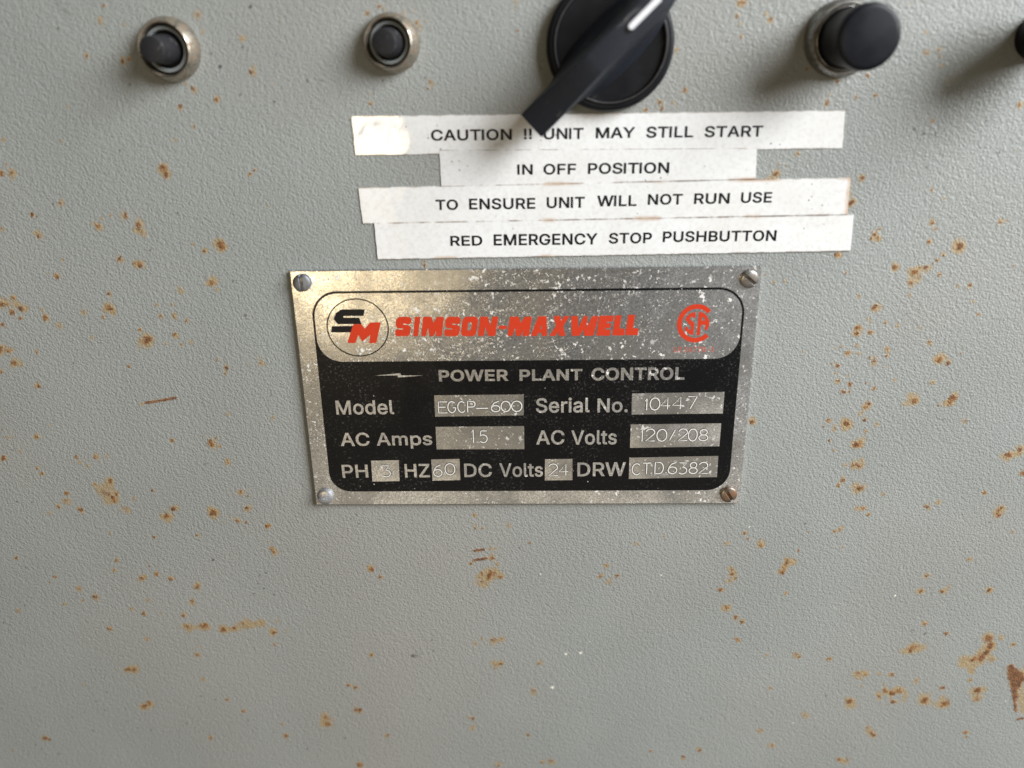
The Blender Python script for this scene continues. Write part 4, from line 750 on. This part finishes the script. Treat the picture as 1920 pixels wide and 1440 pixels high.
def build_panel():
    xs = axis(-162.0, 148.0, 0.36, -322.0, 308.0, 16.0)
    ys = axis(-122.0, 92.0, 0.36, -250.0, 220.0, 16.0)
    nx, ny = len(xs), len(ys)
    gx, gy = np.meshgrid(xs, ys)
    nv = nx * ny
    co = np.zeros((nv, 3), np.float32)
    co[:, 0] = gx.ravel() * MM
    co[:, 2] = gy.ravel() * MM
    idx = np.arange(nv).reshape(ny, nx)
    quads = np.stack([idx[:-1, :-1], idx[:-1, 1:], idx[1:, 1:], idx[1:, :-1]], -1).reshape(-1, 4)
    # folded edges of the sheet, 30 mm deep
    ring = np.concatenate([idx[0, :], idx[1:, -1], idx[-1, -2::-1], idx[-2:0:-1, 0]])
    back = co[ring].copy()
    back[:, 1] = 0.030
    k = len(ring)
    bi = nv + np.arange(k)
    j = (np.arange(k) + 1) % k
    skirt = np.stack([ring, bi, bi[j], ring[j]], -1)
    co = np.concatenate([co, back])
    quads = np.concatenate([quads, skirt]).astype(np.int32)
    me = bpy.data.meshes.new('control_panel')
    me.vertices.add(len(co))
    me.vertices.foreach_set('co', co.ravel())
    me.loops.add(quads.size)
    me.loops.foreach_set('vertex_index', quads.ravel())
    me.polygons.add(len(quads))
    me.polygons.foreach_set('loop_start', np.arange(0, quads.size, 4, dtype=np.int32))
    me.update(calc_edges=True)
    # rust, stains and chips: where they sit on this panel
    w = np.zeros((ny, nx, 4), np.float32)
    rng = random.Random(7)

    def blob(u, v, r, ch, amt, stretch=1.0, ang=0.0):
        R = r * 2.6
        i0, i1 = np.searchsorted(xs, (u - R, u + R))
        j0, j1 = np.searchsorted(ys, (v - R, v + R))
        if i1 <= i0 or j1 <= j0:
            return
        dx, dy = gx[j0:j1, i0:i1] - u, gy[j0:j1, i0:i1] - v
        ca, sa = math.cos(ang), math.sin(ang)
        a, b = (dx * ca + dy * sa) / stretch, (-dx * sa + dy * ca) * stretch
        w[j0:j1, i0:i1, ch] += amt * np.exp(-(a * a + b * b) / (r * r))

    def ragged(u, v, r, ch, amt, k=4):
        blob(u, v, r * 0.62, ch, amt * 0.75, rng.uniform(0.85, 1.3), rng.uniform(0, 3.14))
        for _ in range(k):
            a, d = rng.uniform(0, 6.283), r * rng.uniform(0.3, 0.95)
            blob(u + d * math.cos(a), v + d * math.sin(a), r * rng.uniform(0.2, 0.45), ch, amt * rng.uniform(0.35, 0.9),
                 rng.uniform(0.8, 1.4), rng.uniform(0, 3.14))

    for u, v, r, k in SPOTS:
        r = max(r, 0.22)
        if k == 'r':
            ragged(u, v, r * 0.92, 0, rng.uniform(0.8, 1.3), 8)
            ragged(u, v, r * rng.uniform(1.3, 2.0), 1, rng.uniform(0.45, 0.95), 10)
        elif k == 'l':
            ragged(u, v, r * 0.85, 0, 0.45, 8)
            ragged(u, v, r * 1.35, 1, 0.62, 9)
        elif k == 'y':
            ragged(u, v, r * 0.5, 0, 0.5)
            ragged(u, v, r * 1.1, 1, 1.2)
        elif k == 'b':
            ragged(u, v, r * 1.25, 0, 1.3, 6)
            ragged(u, v, r * 1.3, 1, 0.5)
        elif k == 'd':
            blob(u, v, max(0.30, r * 0.75), 2, 1.0, rng.uniform(1, 1.4), rng.uniform(0, 3))
        elif k == 'g':
            ragged(u, v, r, 2, 0.34, 6)
        elif k == 'h':
            ragged(u, v, r, 1, 0.22, 6)
        elif k == 'w':
            ragged(u, v, max(0.3, r * 0.75), 3, 1.1)
    for pts, wd, k in STREAKS:
        ch, amt = {'b': (0, 1.15), 'l': (1, 0.8), 'g': (2, 0.22), 'm': (1, 0.62), 'c': (0, 0.55)}[k]
        for (a, b) in zip(pts[:-1], pts[1:]):
            d = math.hypot(b[0] - a[0], b[1] - a[1])
            st_ = max(2, int(d / (wd * 0.45)))
            for i in range(st_):
                t = i / st_
                blob(a[0] + (b[0] - a[0]) * t, a[1] + (b[1] - a[1]) * t, max(0.3, wd * 0.6), ch, amt * rng.uniform(0.5, 0.8))
                if k == 'm' and rng.random() < 0.5:
                    blob(a[0] + (b[0] - a[0]) * t + rng.uniform(-.5, .5) * wd, a[1] + (b[1] - a[1]) * t + rng.uniform(-.4, .4) * wd,
                         rng.uniform(0.3, 0.5), 0, rng.uniform(0.3, 0.7))
    # faint loose rust freckles everywhere, as on any old outdoor panel
    for _ in range(260):
        u, v = rng.uniform(-160, 146), rng.uniform(-120, 90)
        blob(u, v, rng.uniform(0.25, 0.45), rng.choice((0, 1, 1, 2)), rng.uniform(0.25, 0.55))
    w[..., :3] = np.clip(w[..., :3], 0, 1.6)
    full = np.concatenate([w.reshape(-1, 4), np.zeros((k_ := len(back), 4), np.float32)])
    at = me.attributes.new('wear', 'FLOAT_COLOR', 'POINT')
    at.data.foreach_set('color', full.astype(np.float32).ravel())
    o = link('control_panel', me, M_PAINT)
    o.location = P(0, 0)
    o['kind'] = 'structure'
    o['label'] = 'grey textured sheet metal panel face with scattered rust spots'
    o['category'] = 'panel'
    return o


build_panel()


# ------------------------------------------------------------------ the four strips of label tape
TAPE_LABELS = [
    ('topmost white label strip, reading CAUTION !! UNIT MAY STILL START, tucked under the switch lever', 0.16),
    ('shortest white label strip, reading IN OFF POSITION', 0.20),
    ('white label strip reading TO ENSURE UNIT WILL NOT RUN USE, rust at its right end', 0.24),
    ('lowest white label strip, reading RED EMERGENCY STOP PUSHBUTTON, just above the metal plate', 0.28)]


def build_tape(i):
    q = [Vector(p) for p in LABEL_QUADS[i]]          # tl, tr, br, bl
    label, th = TAPE_LABELS[i]
    c = sum(q, Vector((0, 0))) / 4
    t = thing('label_strip', label, 'label', (c.x, c.y, 0), 'white label strips under the selector switch')
    nx, ny = 60, 6
    vs_, fs, uv = [], [], []
    rng = random.Random(i + 3)
    for j in range(ny + 1):
        for k in range(nx + 1):
            a, b = k / nx, j / ny
            p = (q[3] * (1 - a) + q[2] * a) * (1 - b) + (q[0] * (1 - a) + q[1] * a) * b - c
            if k in (0, nx):
                p.x += rng.uniform(-0.05, 0.05)
            if j in (0, ny):
                p.y += rng.uniform(-0.008, 0.008)
            vs_.append(L(p.x, p.y, th))
            uv.append((a * (q[1] - q[0]).length, b))
    for j in range(ny):
        for k in range(nx):
            a = j * (nx + 1) + k
            fs.append((a, a + 1, a + nx + 2, a + nx + 1))
    top = len(vs_)
    ring = list(range(nx + 1)) + [j * (nx + 1) + nx for j in range(1, ny + 1)] + \
        [ny * (nx + 1) + k for k in range(nx - 1, -1, -1)] + [j * (nx + 1) for j in range(ny - 1, 0, -1)]
    for r in ring:
        vs_.append((vs_[r][0], 0.0, vs_[r][2]))
        uv.append(uv[r])
    for k in range(len(ring)):
        k2 = (k + 1) % len(ring)
        fs.append((ring[k], top + k, top + k2, ring[k2]))
    o = mesh_obj('tape', vs_, fs, M_TAPE[i], t)
    ul = o.data.uv_layers.new(name='tape')
    for lp in o.data.loops:
        ul.data[lp.index].uv = uv[lp.vertex_index]
    fl = Flat()
    for wd in LABEL_WORDS[i]:
        add_word(fl, wd, th + 0.02, 0.040, (c.x, c.y))
    fl.build('lettering', M_TYPE, t)


for i in range(4):
    build_tape(i)


# ------------------------------------------------------------------ the name plate
def quad_map(ql):
    bl, br, tl, tr = (Vector(p) for p in ql)

    def f(x, y):
        p = (bl * (1 - x) + br * x) * (1 - y) + (tl * (1 - x) + tr * x) * y
        return p.x, p.y
    return f


GLYPH = {
    'I': [[(0, 0), (0, 1), (1, 1), (1, 0)]],
    '-': [[(0, .36), (0, .54), (1, .54), (1, .36)]],
    'M': [[(0, 0), (0, 1), (.41, 1), (.53, .68), (.67, 1), (1, 1), (1, 0), (.70, 0), (.70, .30), (.60, 0), (.40, 0), (.30, .46), (.23, 0)]],
    'N': [[(0, 0), (0, 1), (.42, 1), (.64, .50), (.66, 1), (1, 1), (1, 0), (.58, 0), (.37, .50), (.34, 0)]],
    'S': [[(0, .10), (0, .32), (.12, .36), (.52, .34), (.52, .40), (.14, .42), (0, .52), (0, .86), (.14, 1), (.86, 1), (1, .88), (1, .66),
           (.86, .62), (.46, .66), (.46, .60), (.86, .57), (1, .48), (1, .12), (.86, 0), (.10, 0)]],
    'O': [[(0, .14), (0, .86), (.16, 1), (.84, 1), (1, .86), (1, .14), (.84, 0), (.16, 0)],
          [(.39, .34), (.44, .29), (.58, .29), (.62, .34), (.62, .66), (.57, .71), (.43, .71), (.39, .66)]],
    'A': [[(0, 0), (.46, 1), (.98, 1), (1, 0), (.69, 0), (.68, .16), (.46, .16), (.36, 0)], [(.56, .36), (.68, .36), (.66, .56)]],
    'X': [[(0, 0), (.29, .5), (.07, 1), (.46, 1), (.55, .74), (.66, 1), (1, 1), (.73, .5), (.98, 0), (.58, 0), (.50, .24), (.36, 0)]],
    'W': [[(.02, 0), (0, 1), (.24, 1), (.30, .38), (.46, 1), (.60, 1), (.63, .40), (.77, 1), (1, 1), (1, 0), (.56, 0), (.52, .34), (.38, 0)]],
    'E': [[(0, 0), (0, 1), (1, 1), (1, .71), (.56, .70), (.56, .63), (.90, .63), (.90, .39), (.54, .38), (.54, .31), (.96, .30), (.96, 0)]],
    'L': [[(0, 0), (0, 1), (.56, 1), (.54, .34), (1, .34), (1, 0)]],
}


def arc(cx, cy, rx, ry, a0, a1, k=14):
    return [(cx + rx * math.cos(math.radians(a0 + (a1 - a0) * i / k)), cy + ry * math.sin(math.radians(a0 + (a1 - a0) * i / k)))
            for i in range(k + 1)]


STROKES = {      # single-line machine engraving, unit box
    'E': [[(1, 1), (0, 1), (0, 0), (1, 0)], [(0, .52), (.8, .52)]],
    'G': [arc(.5, .5, .5, .5, 45, 345, 20) + [(1, .45), (.6, .45)]],
    'C': [arc(.5, .5, .5, .5, 45, 315, 20)],
    'P': [[(0, 0), (0, 1), (.6, 1)] + arc(.6, .74, .36, .26, 90, -90, 10) + [(0, .48)]],
    '-': [[(0, .36), (1, .36)]],
    '6': [[(.85, 1), (.35, .85), (.08, .55)] + arc(.5, .3, .5, .3, 165, 525, 22)],
    '0': [arc(.5, .5, .5, .5, 90, 450, 26)],
    '1': [[(.1, .8), (.7, 1), (.7, 0)]],
    '4': [[(.75, 0), (.75, 1), (0, .3), (1, .3)]],
    '7': [[(0, 1), (1, 1), (.3, 0)]],
    '5': [[(.9, 1), (.2, 1), (.08, .58)] + arc(.45, .33, .5, .33, 130, -140, 18)],
    '2': [arc(.5, .7, .48, .3, 165, -20, 14) + [(0, 0), (1, 0)]],
    '/': [[(0, 0), (1, 1)]],
    '8': [arc(.5, .76, .38, .24, 90, 450, 18), arc(.5, .26, .48, .26, 90, 450, 20)],
    '3': [[(.05, 1), (.9, 1), (.45, .6)] + arc(.45, .3, .5, .3, 85, -140, 16)],
    'T': [[(0, 1), (1, 1)], [(.5, 1), (.5, 0)]],
    '.': [[(0, 0), (.9, .02)]],
    'D': [[(0, 0), (0, 1), (.45, 1)] + arc(.45, .5, .5, .5, 90, -90, 14) + [(0, 0)]],
}


def groove(vs_, fs, pts, n, hw, ht):
    """a burr ridge along a scribed line: triangular section"""
    b = len(vs_)
    k = len(pts)
    for i, p in enumerate(pts):
        p = Vector(p)
        d = (Vector(pts[min(i + 1, k - 1)]) - Vector(pts[max(i - 1, 0)]))
        if d.length < 1e-6:
            d = Vector((1, 0))
        d.normalize()
        s = Vector((-d.y, d.x)) * hw
        vs_ += [L(*(p + s), n), L(*(p + s * 0.46), n + ht), L(*p, n + ht * 0.7), L(*(p - s * 0.46), n + ht), L(*(p - s), n)]
    for i in range(k - 1):
        for j in range(4):
            fs.append((b + i * 5 + j, b + i * 5 + 5 + j, b + i * 5 + 6 + j, b + i * 5 + 1 + j))


def build_plate():
    t = thing('name_plate', 'aluminium name plate with black printed panel and red lettering, held by four screws', 'name plate', (0, 0, 0))
    TH = 1.15
    # plate: bevelled sheet
    vs_, fs = [], []
    cor = [(-53.5, -30.05), (53.5, -30.05), (53.5, 30.05), (-53.5, 30.05)]

    def loop(d, n):
        return [L(x - math.copysign(d, x), y - math.copysign(d, y), n) for x, y in cor]
    for d, n in ((0.0, 0.25), (0.0, TH - 0.14), (0.14, TH)):
        vs_ += loop(d, n)
    for r in range(2):
        for k in range(4):
            fs.append((r * 4 + k, r * 4 + (k + 1) % 4, r * 4 + 4 + (k + 1) % 4, r * 4 + 4 + k))
    fs += [(8, 9, 10, 11), (3, 2, 1, 0)]
    mesh_obj('plate', vs_, fs, M_ALU, t)
    # black print: border line and lower panel, with the bare window above
    fl = Flat()
    outer = rrect(-49.35, -26.3, 50.4, 25.25, (5.2, 5.6, 6.2, 6.2))
    inner = rrect(-48.87, 8.2, 49.92, 24.72, (5.6, 5.6, 5.7, 5.7))
    fl.poly([outer, inner], TH + 0.03)
    bp = fl.build('black_panel', M_BLACK, t)
    # bare metal words
    fl = Flat()
    for wd in HEADING_WORDS:
        add_word(fl, wd, TH + 0.06, 0.050)
    fl.build('lettering', M_ALU_HEAD, t, 'bold bare metal heading POWER PLANT CONTROL')
    fl = Flat()
    for wd in CAPTION_WORDS:
        add_word(fl, wd, TH + 0.06, 0.027)
    fl.build('lettering', M_ALU_LETTER, t, 'bare metal captions beside the value fields')
    fl = Flat()
    fl.poly(BOLT, TH + 0.06)
    fl.build('lightning_bolt', M_ALU_LETTER, t)
    # value fields with their engraving
    for q, chars in zip(FIELD_QUADS, ENGRAVED):
        fl = Flat()
        fl.poly([q[3], q[2], q[1], q[0]], TH + 0.06)
        fo = fl.build('value_field', M_ALU_FIELD, t)
        vs_, fs = [], []
        for ch, x, y, w_, h_ in chars:
            for s in STROKES[ch]:
                groove(vs_, fs, [(x + a * w_, y + b * h_) for a, b in s], TH + 0.065, 0.29, 0.10)
        eo = mesh_obj('engraving', vs_, fs, M_CUT_GLINT, fo)
        eo.data.materials.append(M_CUT_SHADE)
        eo.data.polygons.foreach_set('material_index', [1 if i % 4 in (0, 3) else 0 for i in range(len(fs))])
    # round emblem
    (cx, cy), rx, ry = LOGO_RING
    fl = Flat()
    th = 0.29
    fl.poly([arc(cx, cy, rx, ry, 0, 360, 72)[:-1], arc(cx, cy, rx - th, ry - th, 0, 360, 72)[:-1]], TH + 0.03)
    em = fl.build('emblem', M_LINE, t)
    fl = Flat()
    for s in LOGO_S:
        fl.poly(rounded(s, 0.12), TH + 0.03)
    fl.build('emblem_letter', M_LINE, em, 'black slanted letter S in the round emblem')
    fl = Flat()
    fl.poly(rounded(LOGO_M, 0.08), TH + 0.045)
    fl.build('emblem_letter', M_RED, em, 'red slanted letter M in the round emblem')
    # brand lettering
    fl = Flat()
    for g in BRAND:
        f = quad_map(g[1:])
        loops = [rounded(lp, 0.055) for lp in GLYPH[g[0]]]
        fl.poly(loops, TH + 0.03, f)
    fl.build('lettering', M_RED, t, 'heavy slanted red maker lettering')
    # certification mark
    fl = Flat()
    fl.poly(CSA_C, TH + 0.03)
    fl.poly(rounded(CSA_S, 0.08), TH + 0.03)
    fl.poly([rounded(lp, 0.08) for lp in CSA_A], TH + 0.03)
    fl.build('certification_mark', M_RED, t)
    fl = Flat()
    add_word(fl, CSA_TEXT, TH + 0.03, 0.0)
    fl.build('lettering', M_RED_WORN, t, 'tiny worn red number under the certification mark')
    return TH


TH = build_plate()


# ------------------------------------------------------------------ plate screws
def build_screw(pos, ang, base, stain, amt, label, r=2.03):
    mt = metal('screw_' + label.split()[0], base, 0.34, stain, amt, 0.45)
    t = thing('screw', label, 'screw', (pos[0], pos[1], TH), 'slotted screws at the plate corners')
    ca, sa = math.cos(ang), math.sin(ang)
    rings = [0, .12, .24, .36, .48, .6, .7, .8, .88, .94, .98, 1.0, 1.0]
    seg = 96
    vs_, fs = [], []
    for i, q in enumerate(rings):
        for k in range(seg):
            a = 2 * math.pi * k / seg
            x, y = r * q * math.cos(a), r * q * math.sin(a)
            h = 0.52 + 0.62 * math.sqrt(max(0.0, 1 - (q * 0.93) ** 2))
            if i == len(rings) - 1:
                h = 0.0
            else:
                pd = abs(-x * sa + y * ca)
                s = min(1.0, max(0.0, (0.36 - pd) / 0.07))
                h -= 0.62 * s
            vs_.append(L(x, y, max(h, 0.0)))
    for i in range(len(rings) - 1):
        for k in range(seg):
            k2 = (k + 1) % seg
            fs.append((i * seg + k, i * seg + k2, (i + 1) * seg + k2, (i + 1) * seg + k))
    mesh_obj('screw_head', vs_, fs, mt, t, 28)


build_screw(SCREWS[0], math.radians(92), (0.36, 0.38, 0.42), (0.16, 0.15, 0.14), 0.5,
            'dull blue-grey slotted screw at the golden upper corner, slot upright')
build_screw(SCREWS[1], math.radians(-40), (0.30, 0.29, 0.28), (0.15, 0.115, 0.085), 0.7,
            'dark grimy slotted screw at the plate corner nearest the red certification mark')
build_screw(SCREWS[2], math.radians(-58), (0.30, 0.26, 0.22), (0.22, 0.095, 0.035), 0.85,
            'rusty brown slotted screw with steep slot, lower corner beside DRW field')
build_screw(SCREWS[3], math.radians(3), (0.62, 0.64, 0.68), (0.36, 0.36, 0.38), 0.5,
            'bright zinc slotted screw with level slot, lower corner below PH')


# ------------------------------------------------------------------ reset buttons
def build_reset(pos, label, r, tilt, ext, pr):
    t = thing('reset_button', label, 'button', (pos[0], pos[1], 0), 'small nickel-ringed reset buttons', tilt)
    k = r / 6.2
    lathe('bezel_ring', [(6.2 * k, -0.6), (6.2 * k, 0.8), (6.1 * k, 1.5), (5.85 * k, 2.2), (5.5 * k, 2.9), (5.32 * k, 3.25), (5.15 * k, 3.38),
                         (4.95 * k, 3.3), (4.85 * k, 3.0), (4.8 * k, 0.6)], M_NICKEL, t, 96, 30)
    lathe('gap_shade_ring', [(4.82 * k, 1.5), (4.2 * k, 1.5)], M_GAP_SHADE, t, 64)  # thin sheet coloured as the shade between ring and washer
    lathe('washer', [(4.4 * k, 0.8), (4.4 * k, 2.2), (4.25 * k, 2.4), (3.75 * k, 2.4), (3.6 * k, 2.2), (3.6 * k, 0.6)], M_WASHER, t, 64)
    lathe('seat', [(3.62 * k, 1.0), (0.0, 1.0)], M_GAP_SHADE, t, 48)
    lathe('plunger', [(pr * 1.18, 0.9), (pr * 1.16, ext * 0.35), (pr * 1.12, ext * 0.55), (pr * 1.02, ext * 0.70), (pr, ext * 0.82), (pr, ext - 0.35),
                      (pr * 0.93, ext - 0.08), (pr * 0.8, ext), (0.0, ext + 0.03)], M_RUBBER, t, 64, 40)
    return t


RX = math.radians
build_reset((-73.5, 76.9), 'small nickel-ringed button at far upper left whose dark plunger sticks out most', 6.35, (RX(3), 0, RX(-2)), 8.6, 2.5)
b2 = build_reset((-26.9, 77.3), 'small nickel-ringed button between the other nickel button and the selector switch', 5.85, (RX(1), 0, RX(-7)), 6.2, 2.55)


# ------------------------------------------------------------------ selector switch
def build_selector():
    t = thing('selector_switch', 'black round selector switch with slanted lever and white pointer line', 'switch', (18.1, 76.3, 0))
    lathe('dial', [(13.05, -0.5), (13.1, 0.6), (13.0, 2.0), (12.75, 2.55), (12.3, 2.8), (11.85, 2.8), (11.6, 2.95), (11.3, 2.95), (11.15, 2.5),
                   (10.9, 2.2), (6.0, 2.0), (0.0, 2.0)], M_KNOB, t, 128, 28)
    lathe('rim_ridge', [(11.62, 2.6), (11.55, 2.99), (11.40, 3.08), (11.22, 3.0), (11.12, 2.5)], M_WORN, t, 128, 40)
    ang = math.radians(43.0)
    ca, sa = math.cos(ang), math.sin(ang)
    off = -0.25
    # stations along the lever: s, top half width, top height, flank half width, foot half width, foot height
    st = [(-22.5, 2.75, 9.9, 3.0, 3.0, 5.4), (-22.2, 2.95, 10.3, 3.05, 3.05, 5.0), (-18.0, 2.85, 11.9, 3.05, 3.1, 4.4),
          (-14.2, 2.65, 13.3, 3.1, 3.2, 3.6), (-11.2, 2.5, 14.45, 3.25, 4.0, 2.15), (-8.0, 2.35, 15.6, 3.4, 5.0, 2.05),
          (-6.3, 2.28, 16.05, 3.4, 5.3, 2.05), (-5.9, 2.27, 16.1, 3.4, 5.4, 2.05), (-2.0, 2.25, 16.15, 3.4, 5.6, 2.05), (3.0, 2.25, 16.2, 3.4, 5.6, 2.05),
          (8.0, 2.25, 16.2, 3.35, 5.0, 2.05), (11.4, 2.22, 16.1, 3.2, 4.0, 2.05), (12.6, 2.1, 15.9, 2.9, 3.0, 2.05), (13.0, 1.7, 15.4, 2.4, 2.5, 2.05)]
    vs_, fs = [], []

    def put(s, p, n):
        p += off
        vs_.append(L(s * ca - p * sa, s * sa + p * ca, n))
    for s, tw, th, fw, bw, bh in st:
        mid = bh + (th - bh) * 0.42
        sec = [(-bw, bh), (-(bw * 0.45 + fw * 0.55), bh + (mid - bh) * 0.42), (-fw, mid), (-tw - 0.10, th - 0.45), (-tw + 0.10, th - 0.10),
               (-tw + 0.40, th), (tw - 0.40, th), (tw - 0.10, th - 0.10), (tw + 0.10, th - 0.45), (fw, mid), (bw * 0.45 + fw * 0.55, bh + (mid - bh) * 0.42), (bw, bh)]
        for p, n in sec:
            put(s, p, n)
    k = 12
    for i in range(len(st) - 1):
        for j in range(k):
            j2 = (j + 1) % k
            fs.append((i * k + j, (i + 1) * k + j, (i + 1) * k + j2, i * k + j2))
    fs.append(tuple(range(k)))
    fs.append(tuple((len(st) - 1) * k + j for j in range(k - 1, -1, -1)))
    me = bpy.data.meshes.new('lever')
    me.from_pydata(vs_, [], fs)
    bm = bmesh.new()
    bm.from_mesh(me)
    bmesh.ops.recalc_face_normals(bm, faces=bm.faces)
    bm.to_mesh(me)
    bm.free()
    lev = link('lever', me, M_LEVER, t, 24)
    # white inlaid pointer line: a rounded bar lying in the lever's top
    vs_, fs = [], []
    ol = rrect(2.55, -0.62, 10.2, 0.62, 0.6, 6)
    for (s, p) in ol:
        put(s, p, 16.12)
    for (s, p) in ol:
        put(s + (0.06 if s < 6 else -0.06), p * 0.9, 16.36)
    k = len(ol)
    for i in range(k):
        fs.append((i, (i + 1) % k, k + (i + 1) % k, k + i))
    fs.append(tuple(range(k, 2 * k)))
    mesh_obj('pointer_line', vs_, fs, M_WHITE, lev)
    # flat near-black patch on the lever: shade of the slot's end, painted
    vs_, fs = [], []
    for (s, p) in rrect(1.55, -0.62, 3.0, 0.62, 0.6, 6):
        put(s, p, 16.22)
    fs.append(tuple(range(len(vs_))))
    mesh_obj('pointer_slot_shade', vs_, fs, M_GAP_SHADE, lev)


build_selector()


# ------------------------------------------------------------------ black push buttons
def build_push():
    t = thing('push_button', 'black push button with dull chrome ring, standing between the switch and the frame edge', 'button', (65.4, 76.6, 0), None, (RX(3), 0, RX(1)))
    lathe('bezel_ring', [(7.5, -0.6), (7.5, 0.6), (7.35, 1.6), (7.1, 2.6), (6.8, 3.0), (6.45, 3.05), (6.25, 2.7), (6.1, 2.5), (6.0, 2.8), (5.8, 2.9), (5.6, 2.5), (5.5, 1.0)],
          M_CHROME, t, 96, 30)
    lathe('plunger', [(5.55, 0.5), (5.5, 5.0), (5.5, 9.8), (5.55, 10.4), (5.85, 10.7), (6.0, 11.1), (6.0, 13.2), (5.85, 13.75), (5.5, 14.05), (4.9, 14.15), (0.0, 14.15)],
          M_CAP, t, 96, 32)


def build_edge_knob():
    t = thing('control_knob', 'plain black control knob cut off by the right-hand edge of the picture', 'knob', (104.9, 76.3, 0))
    lathe('stem', [(4.4, -0.5), (4.4, 9.0), (0.0, 9.0)], M_KNOB, t, 48)
    lathe('knob_head', [(0.0, 8.0), (6.0, 8.0), (6.8, 8.6), (6.95, 9.6), (6.9, 14.6), (6.6, 15.3), (5.9, 15.6), (0.0, 15.6)], M_KNOB, t, 96, 32)


build_push()
build_edge_knob()
